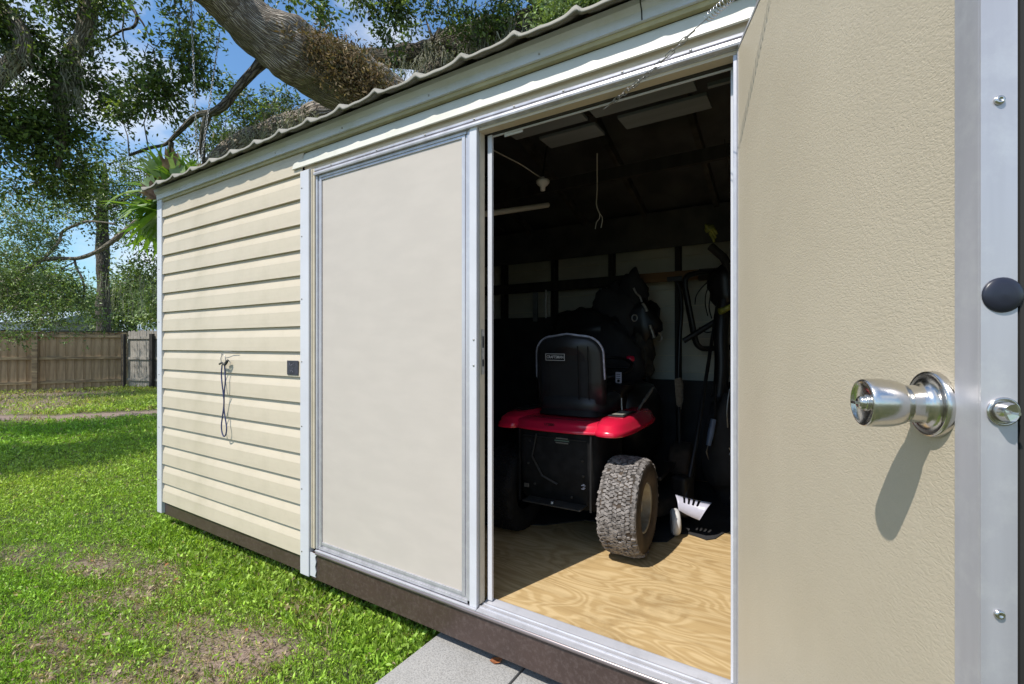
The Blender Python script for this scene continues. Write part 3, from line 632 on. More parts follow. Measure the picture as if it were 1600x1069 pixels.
# ------------------------------------------------------------------ pavers and the fallen leaf
pc = G(690,988,.075)
def paver(x0, x1, label):
    m = MB().box((x0,-.92,-.03),(x1,.10,.078)).obj('concrete_paver', M_concrete, bevel=.007)
    tag(m, label, 'paver', 'concrete pavers laid in front of the doors')
paver(2.745, 3.196, 'grey concrete paver with a fallen leaf on it, next to the grass')
paver(3.206, 3.66, 'grey concrete paver right of the joint, under the open doorway')
g = G(777,1034,.082)
lf = MB(); pts = [(a*1.5,b*1.5,c*1.8) for a,b,c in ((-.022,0,.002),(-.012,.009,.006),(.0,.012,.004),(.010,.006,.008),(.020,.010,.016),(.014,-.001,.006),(.008,-.010,.004),(-.008,-.010,.001))]
lf.add([(0,0,.0)]+pts, [(0,i+1,(i+1)%8+1) for i in range(8)], True)
o = lf.obj('fallen_leaf', M_dryleaf); o.location = g; o.rotation_euler = (0,0,.5); tag(o, 'small orange brown dead leaf lying on the concrete paver', 'leaf')

# ------------------------------------------------------------------ riding mower
HEAD = R(2)                         # heading, turned left of straight in
MW = empty('riding_mower', (3.035,.82,FZ+.007), HEAD, label='red riding lawn mower with black seat, parked nose in on the plywood floor', cat='mower')
def superring(a, b, y0, z, n=40, e=3.2, x0=0):
    out = []
    for i in range(n):
        t = 2*math.pi*i/n; c, s = math.cos(t), math.sin(t)
        out.append((x0+a*math.copysign(abs(c)**(2/e), c), y0+b*math.copysign(abs(s)**(2/e), s), z))
    return out
def loft(mb, rings, captop=True, capbot=False, smooth=True):
    n = len(rings[0]); vs = [v for r in rings for v in r]
    mb.add(vs, [(j*n+i, j*n+(i+1)%n, (j+1)*n+(i+1)%n, (j+1)*n+i) for j in range(len(rings)-1) for i in range(n)], smooth)
    if captop: mb.add(rings[-1], [tuple(range(n))])
    if capbot: mb.add(rings[0], [tuple(range(n))[::-1]])
    return mb
DY = .19
mb = MB()
loft(mb, [superring(.372,.40,DY,.640), superring(.382,.412,DY,.644), superring(.378,.405,DY,.658), superring(.367,.392,DY,.663), superring(.363,.388,DY,.682), superring(.352,.374,DY,.692), superring(.29,.32,DY,.698)])
mb.obj('fender_deck', M_red, MW)
for s in (-1,1):
    mb = MB(); loft(mb, [superring(.098,.385,DY-.02,.640,x0=s*.294), superring(.103,.390,DY-.02,.650,x0=s*.294), superring(.099,.380,DY-.02,.668,x0=s*.293), superring(.092,.368,DY-.02,.674,x0=s*.292), superring(.088,.360,DY-.02,.694,x0=s*.291), superring(.080,.345,DY-.02,.700,x0=s*.290), superring(.072,.31,DY-.02,.714,x0=s*.29), superring(.045,.24,DY-.02,.719,x0=s*.288)]); mb.obj('fender_hump', M_red, MW)
    MB().box((s*.29-.045,-.03,.7195),(s*.29+.045,.20,.727)).obj('fender_tray', M_bplastic, MW, bevel=.004)
    MB().box((s*.29-.030,.0,.7275),(s*.29+.030,.15,.729)).obj('tray_mat', M_roof if s > 0 else M_rubber, MW)
# rear bodywork
mb = MB(); loft(mb, [superring(.225,.16,.10,.20,e=8), superring(.235,.23,.08,.26,e=8), superring(.235,.25,.07,.45,e=8), superring(.24,.25,.07,.642,e=8)], capbot=True); mb.obj('rear_panel', M_rubber, MW)
mb = MB(); mb.box((-.17,-.235,.250),(.17,-.12,.258)); mb.obj('hitch_plate', M_dark, MW, bevel=.003)
MB().lathe([(.010,0),(.010,.012),(.0001,.013)], Matrix.Translation((.0,-.21,.2585)), n=12).obj('hitch_bolt', M_steel2, MW)
for x in (-.215,.205): MB().box((x,-.192,.24),(x+.010,-.182,.635)).obj('rear_rib', M_bplastic, MW)
MB().box((-.19,-.186,.60),(.18,-.181,.606)).obj('rear_seam', M_bplastic, MW)
for x, z in ((-.15,.575),(.16,.50),(.165,.42),(-.16,.45),(-.12,.34),(.10,.30)):
    MB().lathe([(.007,0),(.007,.003),(.004,.005),(.0001,.005)], Matrix.Translation((x,-.1805,z)) @ Matrix.Rotation(R(90),4,'X'), n=8).obj('bolt', M_dark, MW)
mb = MB(); mb.lathe([(.045,0),(.045,.004)], Matrix.Translation((.045,-.1805,.592)) @ Matrix.Rotation(R(90),4,'X') @ Matrix.Scale(.5,4,(0,1,0)), n=24); o = mb.obj('oval_sticker', M_bplastic, MW)
for i, dz in enumerate((.014,.002,-.010)):
    wdt = (.034,.042,.036)[i]; MB().box((.045-wdt,-.1865,.592+dz-.0028),(.045+wdt,-.1847,.592+dz+.0028)).obj('sticker_stripe', M_stripe if i == 1 else M_steel2, MW)
for k in range(5): MB().box((.155+.008*(k%3),-.1835,.352+.006*k),(.172+.006*(k%2),-.1815,.355+.006*k)).obj('label_mark', M_lav, MW)
MB().box((-.185,-.1850,.315),(-.155,-.1810,.337)).obj('tail_reflector', M_steel2, MW, bevel=.002)
MB().tube([(-.10,-.20,.62),(-.12,-.215,.50),(-.06,-.21,.40),(.02,-.19,.36)], .006, 6).obj('rear_cable', M_bplastic, MW)
# seat: shell back, cushion, piping
def seat_outline(w, h, r, n=10, lean=.0):
    pts = [(-w, 0), (-w*1.02, h*.35)]
    for i in range(n+1):
        a = math.pi-(math.pi/2)*i/n; pts.append((-w+r+r*math.cos(a), h-r+r*math.sin(a)*.92))
    pts.append((0, h+.004))
    for i in range(n+1):
        a = math.pi/2-(math.pi/2)*i/n; pts.append((w-r+r*math.cos(a), h-r+r*math.sin(a)*.92))
    pts += [(w*1.02, h*.35), (w, 0)]
    return pts
SO = seat_outline(.205,.385,.11)
def seat_ring(k, y, dz=0, bow=.03):
    return [(x*k, y-(bow*(1-(x/.2)**2)) + .20*(z*k)*-.38, .775+dz+z*(.5+.5*k)) for x, z in SO]
mb = MB(); rs = [seat_ring(.55,.005,.02,.035), seat_ring(.93,.010,0,.03), seat_ring(1.0,.028,0,.02), seat_ring(1.0,.072,0,.01), seat_ring(.93,.095,0,.01), seat_ring(.5,.10,.02,0)]
loft(mb, rs, capbot=True); seat = mb.obj('seat_back', M_seat, MW)
rr = [Vector(p) for p in seat_ring(1.008,.032,.004,.02)]
MB().tube(rr[1:-1], .0062, 7).obj('seat_piping', M_pipe, MW)
for xx in (.075,.135,-.17):                                     # seams
    MB().tube([(xx*1.0, -.018-.075*z, .80+z) for z in (.0,.1,.2,.3)], .0030, 5).obj('seat_seam', M_rubber, MW)
mb = MB(); loft(mb, [superring(.205,.20,.20,.72,e=4), superring(.215,.21,.20,.74,e=4), superring(.215,.21,.20,.80,e=4), superring(.18,.18,.20,.825,e=4)], capbot=True); mb.obj('seat_cushion', M_seat, MW)
mb = MB(); loft(mb, [superring(.20,.17,.14,.706,e=5), superring(.18,.15,.14,.735,e=5)]); mb.obj('seat_bracket', M_bplastic, MW)
# badge
bd = empty('tmp'); bpy.data.objects.remove(bd)
bx, bz, by = -.060, .775+.262, -.0400
def frame_strip(mb, w, h, t, y):
    for a, b in (((-w,h-t),(w,h)), ((-w,-h),(w,-h+t)), ((-w,-h+t),(-w+t,h-t)), ((w-t,-h+t),(w,h-t))):
        mb.box((a[0],y-.0012,a[1]),(b[0],y,b[1]))
badge = MB().box((-.066,-.0012,-.0195),(.066,.004,.0195)).obj('seat_badge', M_rubber, MW); badge.location = (bx,by-.004,bz); badge.rotation_euler = (R(4.5),0,R(-10))
mb = MB(); frame_strip(mb, .066,.0195,.0028,-.0014); mb.obj('badge_frame', M_white, badge)
def text(body, size, mat_, parent, loc, rot, extrude=.0004, name='lettering', sx=1):
    c = bpy.data.curves.new(name, 'FONT'); c.body = body; c.size = size; c.extrude = extrude; c.align_x = 'CENTER'; c.align_y = 'CENTER'; c.offset = size*.012
    t = bpy.data.objects.new(name+'_src', c); COL.objects.link(t); dg = bpy.context.evaluated_depsgraph_get(); dg.update()
    me = bpy.data.meshes.new_from_object(t.evaluated_get(dg)); bpy.data.objects.remove(t)
    me.name = name; me.materials.clear(); o = link(name, me, mat_, parent); o.location = loc; o.rotation_euler = rot; o.scale = (sx,1,1); return o
text('CRAFTSMAN', .0235, M_white, badge, (0,-.0020,0), (R(90),0,0), sx=.87)
text('LT2000', .019, M_rubber, MW, (-.02,-.2045,.678), (R(90),0,0), name='deck_lettering')
# rear wheels
def wheel(x, r, w, name='rear_wheel', tread=True, y=0.0, tm=None):
    out = 1 if x > 0 else -1
    Mx = Matrix.Translation((x,y,r)) @ Matrix.Rotation(R(90*out),4,'Y')       # local +z points outward
    h = w/2; hub = r*.52
    mb = MB(); mb.lathe([(hub*.98,h*.72),(hub,h*.86),(hub*.93,h*.80),(hub*.86,h*.40),(hub*.50,h*.30),(hub*.26,h*.34),(hub*.24,h*.62),(hub*.1,h*.66),(.0001,h*.66)], Mx, n=32, caps=False)
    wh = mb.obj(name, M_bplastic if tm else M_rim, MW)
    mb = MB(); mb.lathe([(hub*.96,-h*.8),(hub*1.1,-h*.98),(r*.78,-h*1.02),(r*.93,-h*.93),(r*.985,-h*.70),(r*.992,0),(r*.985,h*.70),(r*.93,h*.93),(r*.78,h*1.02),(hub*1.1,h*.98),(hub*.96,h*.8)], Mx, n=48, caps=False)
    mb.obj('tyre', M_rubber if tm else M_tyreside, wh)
    if tread:
        mb = MB(); nr = 80; mb.lathe([(r*.90,-h*.97),(r*.955,-h*.90),(r*.972,-h*.68),(r*.978,0),(r*.972,h*.68),(r*.955,h*.90),(r*.90,h*.97)], Mx, n=48, caps=False)
        for row in range(9):
            zc = (-.82+1.64*row/8)*h
            for i in range(nr):
                if random.random() < .06: continue
                a = 2*math.pi*(i+(.5 if row%2 else 0)+random.uniform(-.08,.08))/nr; drop = .009 if abs(zc) > h*.75 else .002 if abs(zc) > h*.5 else 0
                bw = h*.21*random.uniform(.8,1.12)*.5; bl = 2*math.pi*r/nr*.5*random.uniform(.72,.98); hh = random.uniform(.004,.007); r0 = r*.990-drop
                Mb = Mx @ Matrix.Rotation(a,4,'Z') @ Matrix.Translation((r0,0,zc+random.uniform(-.004,.004))) @ Matrix.Rotation(R((18 if row%2 else -18)+random.uniform(-14,14)),4,'X') @ Matrix.Rotation(R(-26 if zc>h*.75 else 26 if zc<-h*.75 else 0),4,'Y')
                vs = [Mb @ Vector(p) for p in ((-.006,-bl,-bw*1.15),(-.006,bl,-bw*1.15),(-.006,bl,bw*1.15),(-.006,-bl,bw*1.15),(hh,-bl*.8,-bw),(hh,bl*.8,-bw),(hh,bl*.8,bw),(hh,-bl*.8,bw))]
                mb.add(vs, [(4,5,6,7),(0,1,5,4),(1,2,6,5),(2,3,7,6),(3,0,4,7)])
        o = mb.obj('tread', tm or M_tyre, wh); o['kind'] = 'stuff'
    return wh
wheel(.355,.252,.205); wheel(-.355,.252,.205,tm=M_rubber)  # left wheel gets darker materials: its shade is put into the colour
wheel(.40,.19,.15,'front_wheel',False,1.22); wheel(-.40,.19,.15,'front_wheel',False,1.22)
MB().tube([(-.33,0,.252),(.33,0,.252)], .025, 10).obj('rear_axle', M_rubber, MW)
MB().tube([(-.38,1.22,.19),(.38,1.22,.19)], .02, 10).obj('front_axle', M_rubber, MW)
mb = MB(); loft(mb, [superring(.24,.36,1.05,.36,e=4), superring(.25,.38,1.05,.45,e=4), superring(.24,.37,1.05,.70,e=4), superring(.20,.33,1.03,.80,e=3), superring(.12,.25,1.0,.83,e=3)], capbot=True); mb.obj('hood', M_bplastic, MW)
MB().box((-.20,.30,.26),(.20,1.3,.36)).obj('chassis', M_rubber, MW, bevel=.01)
for s in (-1,1): MB().box((s*.22 if s>0 else -.44,.36,.30),(.44 if s>0 else -.22,.78,.325)).obj('footrest', M_bplastic, MW, bevel=.006)
mb = MB(); loft(mb, [superring(.50,.42,.62,.10,e=3), superring(.52,.44,.62,.14,e=3), superring(.50,.42,.62,.20,e=3), superring(.3,.3,.62,.22,e=3)]); mb.obj('cutting_deck', M_rubber, MW)
mb = MB(); loft(mb, [superring(.10,.08,.68,.36,e=3), superring(.14,.09,.68,.78,e=3), superring(.20,.10,.68,.84,e=3)]); mb.obj('dash_column', M_bplastic, MW)
mb = MB(); pts = [Vector((.185*math.cos(a), .62+.185*math.sin(a)*.85, .955-.185*math.sin(a)*-.35)) for a in [2*math.pi*i/28 for i in range(29)]]; mb.tube(pts, .013, 8)
mb.tube([(0,.62,.955),(.185,.62,.955)], .010, 6); mb.tube([(0,.62,.955),(-.185,.62,.955)], .010, 6); mb.tube([(0,.62,.955),(0,.67,.82)], .016, 8); mb.obj('steering_wheel', M_bplastic, MW)
def mloc(px, py, t):                                               # a seen point in the mower's frame
    return MW_inv @ P(px, py, t)
MW_inv = (Matrix.Translation(MW.location) @ Matrix.Rotation(HEAD,4,'Z')).inverted()
MB().tube([mloc(997,641,2.80), mloc(1010,620,2.86), mloc(1020,606,2.9)], .007, 8).obj('lift_lever', M_steel2, MW)
MB().tube([mloc(1006,627,2.84), mloc(1018,609,2.9)], .010, 8).obj('lever_grip', M_steel2, MW)
MB().tube([mloc(972,645,2.75), mloc(971,622,2.78)], .004, 6).obj('seat_rod', M_cream, MW)
o = MB().lathe([(.030,0),(.030,.02),(.022,.03),(.0001,.032)], n=16).obj('fuel_cap', M_red, MW); o.location = mloc(985,563,3.3); o.rotation_euler = (R(20),0,0)
tg = MB().box((-.020,-.001,-.034),(.020,.001,.034)).obj('key_tag', M_lav, MW, bevel=.0008); tg.location = mloc(966.5,590,2.95); tg.rotation_euler = (0,0,R(-8))
mb = MB(); mb.tube([(0,0,.034),(.001,0,.055)], .0015, 5)
for zz in (.020,.008,-.006): mb.box((-.014,-.0022,zz-.0018),(.012,-.0011,zz+.0018))
mb.lathe([(.010,0),(.010,.001)], Matrix.Translation((0,-.0011,-.021)) @ Matrix.Rotation(R(90),4,'X'), n=12); o = mb.obj('tag_marks', M_rubber, tg)

# ------------------------------------------------------------------ string trimmer leaning by the wheel
wp = G(1055,836,FZ); wp.z = FZ
TR = empty('string_trimmer', wp, R(-20), label='string trimmer with white wheel and pale slotted guard beside the mower tyre', cat='trimmer')
TRi = (Matrix.Translation(wp) @ Matrix.Rotation(R(-20),4,'Z')).inverted()
c0 = TRi @ P(1056,815,2.785)
Mw = Matrix.Translation((0.0,0,.078)) @ Matrix.Rotation(R(42),4,'Z') @ Matrix.Rotation(R(90),4,'Y')
MB().lathe([(.030,-.022),(.062,-.024),(.074,-.014),(.077,0),(.074,.014),(.062,.024),(.030,.022),(.0001,.018)], Mw, n=28).obj('guide_wheel', M_white, TR)
# guard: bent sheet through four seen corners with thickness
gc = [TRi @ P(1055,773,2.80), TRi @ P(1112,786,2.74), TRi @ P(1093,813,2.70), TRi @ P(1060,797,2.74)]
mb = MB(); nu, nv = 14, 6; V = []; nrm = (gc[1]-gc[0]).cross(gc[3]-gc[0]).normalized()
for off in (0, .004):
    for j in range(nv+1):
        for i in range(nu+1):
            u, v = i/nu, j/nv; p = gc[0]*(1-u)*(1-v)+gc[1]*u*(1-v)+gc[2]*u*v+gc[3]*(1-u)*v
            V.append(p-nrm*(.045*math.sin(math.pi*v)*(.4+.6*u)+off-.01*math.sin(u*3)))
n1 = (nu+1)*(nv+1); fs = []
for j in range(nv):
    for i in range(nu):
        if i in (3,5,7,9) and j < 3: continue
        a = j*(nu+1)+i; fs += [(a,a+1,a+nu+2,a+nu+1),(n1+a+nu+1,n1+a+nu+2,n1+a+1,n1+a)]
for i in range(nu): fs += [(i,i+1,n1+i+1,n1+i),(nv*(nu+1)+i,nv*(nu+1)+i+1,n1+nv*(nu+1)+i+1,n1+nv*(nu+1)+i)]
for j in range(nv): a = j*(nu+1); fs += [(a,a+nu+1,n1+a+nu+1,n1+a),(a+nu,a+2*nu+1,n1+a+2*nu+1,n1+a+nu)]
mb.add(V, fs, True); mb.obj('guard', M_lav, TR, fix=False)
MB().tube([TRi @ P(1070,785,2.86), TRi @ P(1088,690,3.0), TRi @ P(1108,560,3.3), TRi @ P(1122,470,3.6)], .013, 8).obj('shaft', M_bplastic, TR)
MB().lathe([(.03,0),(.05,.02),(.05,.06),(.03,.08)], Matrix.Translation((TRi @ P(1068,806,2.86))), n=20).obj('cutting_head', M_bplastic, TR)
MB().box((-.05,-.05,-.05),(.05,.06,.10), Matrix.Translation(TRi @ P(1066,768,2.93))).obj('motor_housing', M_bplastic, TR, bevel=.02)

# ------------------------------------------------------------------ things hung inside
def hung(name, label, cat, loc): return empty(name, loc, label=label, cat=cat)
p0 = P(848,289,2.75)
ls = hung('lamp_socket', 'white porcelain lamp socket hanging empty from the shed ceiling on a wire', 'lamp socket', p0)
MB().lathe([(.009,-.036),(.014,-.034),(.016,-.012),(.030,.0),(.038,.010),(.040,.022),(.034,.028),(.012,.030),(.010,.045)], n=28).obj('socket_body', M_white, ls)
MB().tube(smooth([Vector((0,0,.045)), P(842,276,2.74)-p0, P(815,258,2.66)-p0, P(790,245,2.56)-p0, P(767,233,2.46)-p0]), .0035, 6).obj('wire', M_cream, ls)
MB().tube([Vector((0,0,.045)), Vector((.0,.05,.24))], .006, 6).obj('hanger_rod', M_rubber, ls)
q = P(810,326,2.95); tb = MB().tube([P(700,342,2.6)-q, P(770,333,2.8)-q, P(856,320.5,3.1)-q], .017, 12).obj('white_pipe', M_cream); tb.location = q
tag(tb, 'white plastic pipe slung across the dark shed under the lamp socket', 'pipe')
q = P(935,297,2.9); wd = MB(); wd.tube(smooth([P(933,240,2.8)-q, P(933,270,2.86)-q, P(933,297,2.9)-q, P(932,320,2.9)-q, P(937,334,2.9)-q]), .0038, 6)
o = wd.obj('dangling_wire', M_cream); o.location = q; tag(o, 'cream electrical wire with split bare ends dangling from shed ceiling', 'wire')
for a, b in (((937,334),(932,348)), ((937,334),(941,346))):
    MB().tube(smooth([P(*a,2.9)-q, P((a[0]+b[0])/2+2,(a[1]+b[1])/2,2.9)-q, P(b[0],b[1],2.9)-q, P(b[0]-2,b[1]+10,2.9)-q]), .0028, 5).obj('wire_end', M_cream, o)
# rounded black loop on the back wall
def quad_loop(px, T, r, name, m, parent, n=6, base=None):
    pts = smooth([P(x,y,T)-base for x,y in px]); return MB().tube(pts, r, 8, flat=.6).obj(name, m, parent)
b0 = P(1090,490,3.7)
fr = hung('cargo_rack', 'black rounded tubular frame hanging on the right of the back wall', 'rack', b0)
quad_loop([(1146,424),(1120,424),(1088,427),(1073,433),(1070,446),(1074,470),(1080,500),(1086,530),(1092,541),(1104,545),(1146,542)], 3.72, .036, 'tube_frame', M_bplastic, fr, base=b0)
MB().tube([P(1068,533,3.66)-b0, P(1122,500,3.6)-b0], .022, 8).obj('cross_bar', M_bplastic, fr)
MB().tube([P(1110,385,3.55)-b0, P(1130,402,3.5)-b0, P(1146,430,3.4)-b0], .03, 8).obj('brace', M_dark, fr)
b0 = P(1105,450,3.65)
cb = hung('cable_coil', 'thin black cable looped beside the hanging black frame', 'cable', b0)
for pts in ([(1112,436),(1098,448),(1088,462),(1086,476)],[(1113,440),(1104,456),(1102,474),(1106,494)],[(1109,440),(1110,460),(1108,480),(1112,498)],[(1092,512),(1102,519),(1114,518),(1120,514),(1116,500)]):
    MB().tube(smooth([P(x,y,3.62)-b0 for x,y in pts]), .0045, 6).obj('cable_strand', M_rubber, cb)
b0 = P(1002,500,3.85)
hb = hung('tool_harness', 'brown and black tool harness with metal clips hanging on back wall', 'harness', b0)
def lump(c, r, T, name, m, parent, base, seed, squash=(1,1,1)):
    c = P(c[0],c[1],T)-base; mb = MB(); nn, mm = 18, 12; vs = []
    for j in range(mm+1):
        for i in range(nn):
            th = math.pi*j/mm; ph = 2*math.pi*i/nn; d = Vector((math.sin(th)*math.cos(ph), math.sin(th)*math.sin(ph), math.cos(th)))
            k = 1+.35*mnoise.noise(d*1.8+Vector((seed,0,0)))+.15*mnoise.noise(d*5+Vector((0,seed,0)))
            vs.append(c+Vector((d.x*squash[0], d.y*squash[1], d.z*squash[2]))*r*k)
    mb.add(vs, [(j*nn+i, j*nn+(i+1)%nn, (j+1)*nn+(i+1)%nn, (j+1)*nn+i) for j in range(mm) for i in range(nn)], True); return mb.obj(name, m, parent)
lump((990,462),.13,3.9,'upper_pouch',M_black,hb,b0,1,(.9,.6,1.5)); lump((1000,505),.17,3.88,'main_pouch',M_bplastic,hb,b0,2,(1,.6,1.2)); lump((1002,555),.13,3.85,'canvas_pouch',M_bag,hb,b0,3,(.8,.6,1.5)); lump((985,560),.15,3.9,'side_pouch',M_black,hb,b0,5,(1,.6,1.6))
MB().tube(smooth([P(1006,575,3.78)-b0, P(1012,600,3.75)-b0, P(1014,620,3.7)-b0]), .022, 7, flat=.3).obj('strap', M_bag, hb)
MB().tube(smooth([P(1008,545,3.7)-b0, P(1010,565,3.7)-b0, P(1006,580,3.7)-b0, P(1010,592,3.7)-b0]), .008, 6).obj('strap', M_bag, hb)
for pts, r in (([(990,450),(994,458),(1000,464),(1003,472)],.008), ([(1004,474),(1009,482),(1011,487)],.012), ([(1015,508),(1019,518),(1022,528)],.015), ([(969,530),(975,534),(977,542)],.005), ([(1028,520),(1034,524),(1033,532),(1027,533)],.006)):
    MB().tube(smooth([P(x,y,3.66)-b0 for x,y in pts]), r, 6).obj('metal_clip', M_steel2, hb)
MB().tube([P(991.5+4.2*math.cos(a),497+5*math.sin(a),3.66)-b0 for a in [2*math.pi*i/16 for i in range(17)]], .005, 6).obj('metal_ring', M_steel2, hb)
b0 = P(1112,364,3.3)
gl = hung('garden_glove', 'worn yellow green glove hanging from the dark ceiling edge', 'glove', b0)
lump((1109,357),.028,3.3,'palm',M_yellow,gl,b0,9,(1.2,.6,1)); 
for a, b in (((1106,356),(1102,351)), ((1112,362),(1118,372)), ((1110,364),(1116,378)), ((1114,358),(1120,366))):
    MB().tube([P(*a,3.3)-b0, P((a[0]+b[0])/2+.5,(a[1]+b[1])/2,3.29)-b0, P(*b,3.3)-b0], [.014,.012,.008], 7).obj('finger', M_yellow, gl)
b0 = P(1135,485,3.3)
yh = MB().tube([P(1124,487,3.3)-b0, P(1130,485,3.3)-b0, P(1146,477,3.22)-b0], [.024,.022,.017], 10).obj('yellow_handle_tool', M_yellow); yh.location = b0
tag(yh, 'yellow tool handle sticking out beside the black frame at the doorway', 'tool'); MB().tube([P(1146,477,3.22)-b0, P(1180,462,3.1)-b0], .012, 8).obj('tool_shaft', M_rubber, yh)
b0 = P(930,500,3.95); tp = hung('folded_tarp', 'dark folded tarp bundle slumped against the black board behind the mower seat', 'tarp', b0)
lump((915,520),.26,3.98,'fold',M_bplastic,tp,b0,14,(1.2,.5,.8)); lump((955,495),.20,3.95,'fold',M_black,tp,b0,15,(1,.5,1.3)); lump((948,560),.26,3.85,'fold',M_black,tp,b0,16,(1.1,.6,1.2))
b0 = P(1132,450,3.5); lb = hung('leaf_blower', 'black leaf blower body hanging high at the right inside the doorway', 'leaf blower', b0)
lump((1134,450),.13,3.5,'motor_body',M_bplastic,lb,b0,17,(1,.8,1.4)); MB().tube(smooth([P(1132,470,3.45)-b0, P(1127,520,3.42)-b0, P(1128,570,3.4)-b0, P(1124,620,3.4)-b0]), [.05]*18+[.06], 12).obj('blower_tube', M_bplastic, lb)
b0 = P(1136,640,3.3); bg_ = hung('storage_bag', 'tall black storage bag standing in the dark at the right of the doorway', 'bag', b0)
lump((1140,700),.20,3.3,'bag_body',M_black,bg_,b0,18,(.8,.7,2.0)); MB().tube(smooth([P(1140,608,3.2)-b0, P(1136,640,3.18)-b0, P(1137,668,3.18)-b0]), .006, 6).obj('drawstring', M_steel2, bg_); MB().tube([P(1139,700,3.05)-b0,P(1143,705,3.05)-b0,P(1140,711,3.05)-b0], .006, 5).obj('buckle', M_steel2, bg_)
b0 = P(853,470,4.1); bc = hung('metal_bracket', 'pair of pale metal strips hanging from the beam left of the mower seat', 'bracket', b0)
MB().tube([P(853,453,4.1)-b0,P(853,497,4.1)-b0], .009, 6).obj('strip', M_steel2, bc); MB().tube([P(858,455,4.1)-b0,P(858,495,4.1)-b0], .006, 6).obj('strip', M_steel2, bc)
b0 = P(946,462,4.1); bc = hung('metal_bracket', 'short bright metal hooks hanging from the beam above the seat back', 'bracket', b0)
for px_ in (941,945,952): MB().tube([P(px_,450,4.1)-b0,P(px_,472,4.1)-b0], .006, 6).obj('strip', M_steel2, bc)
# long handled tools against the wall
b0 = P(1056,560,3.85); tl = hung('garden_rake', 'long dark handled rake hung head up from back wall beam', 'rake', b0)
MB().tube(smooth([P(1052,434,3.9)-b0, P(1060,446,3.88)-b0, P(1065,478,3.85)-b0, P(1062,530,3.82)-b0, P(1060,600,3.8)-b0, P(1060,690,3.78)-b0]), .016, 8).obj('handle', M_bplastic, tl)
MB().box((-.06,-.01,-.02),(.06,.01,.02), Matrix.Translation(P(1054,436,3.88)-b0)).obj('rake_head', M_bplastic, tl, bevel=.005)
b0 = P(1058,640,3.6); t2 = hung('shovel', 'grey steel shovel standing blade up against the dark board', 'shovel', b0)
mb = MB(); o2 = [(1054,592),(1062,590),(1065,600),(1065,625),(1062,640),(1057,632),(1055,612)]; a_ = [P(x,y,3.62)-b0 for x,y in o2]; c_ = [p+Vector((.01,.012,0)) for p in a_]; n = len(a_)
mb.add(a_+c_, [tuple(range(n)), tuple(range(2*n-1,n-1,-1))]+[(i,(i+1)%n,(i+1)%n+n,i+n) for i in range(n)]); mb.obj('blade', M_steel2, t2)
MB().tube([P(1061,636,3.62)-b0, P(1062,700,3.55)-b0, P(1062,790,3.4)-b0], .012, 8).obj('handle', M_dark, t2)
b0 = P(1111,670,3.2); t3 = hung('hand_trowel', 'small trowel with pale blue grip hanging blade down by a black strap', 'trowel', b0)
MB().tube([P(1115,655,3.2)-b0, P(1111,676,3.2)-b0, P(1107,696,3.2)-b0], [.018,.021,.016], 10).obj('grip', M_bluegrip, t3)
MB().tube([P(1118,600,3.2)-b0, P(1117,655,3.2)-b0], .007, 6).obj('strap', M_rubber, t3)
MB().tube([P(1106,697,3.2)-b0, P(1104,706,3.2)-b0, P(1107,718,3.2)-b0], [.006,.012,.003], 7, flat=.4).obj('blade', M_steel2, t3)
b0 = P(1143,300,2.6); t4 = hung('thin_rope', 'thin knotted rope hanging just inside the hinge side of doorway', 'rope', b0)
MB().tube(smooth([P(1132,218,2.6)-b0, P(1137,255,2.6)-b0, P(1143,293,2.6)-b0, P(1142,310,2.6)-b0, P(1145,328,2.6)-b0]), .0032, 6).obj('rope_strand', M_bag, t4); lump((1143,298),.012,2.6,'knot',M_bag,t4,b0,4)

# ================================================================== vegetation
def unit(a): return a/np.maximum(np.linalg.norm(a, axis=1, keepdims=True), 1e-9)
def leaf_arrays(C, Dr, Nn, ln, wd, fold=.18):
    """diamond leaves: base C, direction Dr, normal Nn, length, width"""
    S = unit(np.cross(Dr, Nn)); Nn = unit(np.cross(S, Dr)); ln = ln[:, None]; wd = wd[:, None]
    b = C; m = C+Dr*ln*.5; tip = C+Dr*ln-Nn*ln*.10
    l = m+S*wd*.5+Nn*wd*fold; r_ = m-S*wd*.5+Nn*wd*fold
    V = np.stack([b, l, tip, r_], 1).reshape(-1, 3); n = len(C); k = np.arange(n)[:, None]*4
    Fc = np.concatenate([k+np.array([[0,2,1]]), k+np.array([[0,3,2]])], 1).reshape(-1, 3)
    return V, Fc
GREENS = np.array([(.055,.085,.022),(.036,.060,.018),(.072,.110,.026),(.095,.125,.034),(.028,.046,.015),(.15,.19,.04)])
GW = np.array([.3,.25,.18,.12,.12,.03])
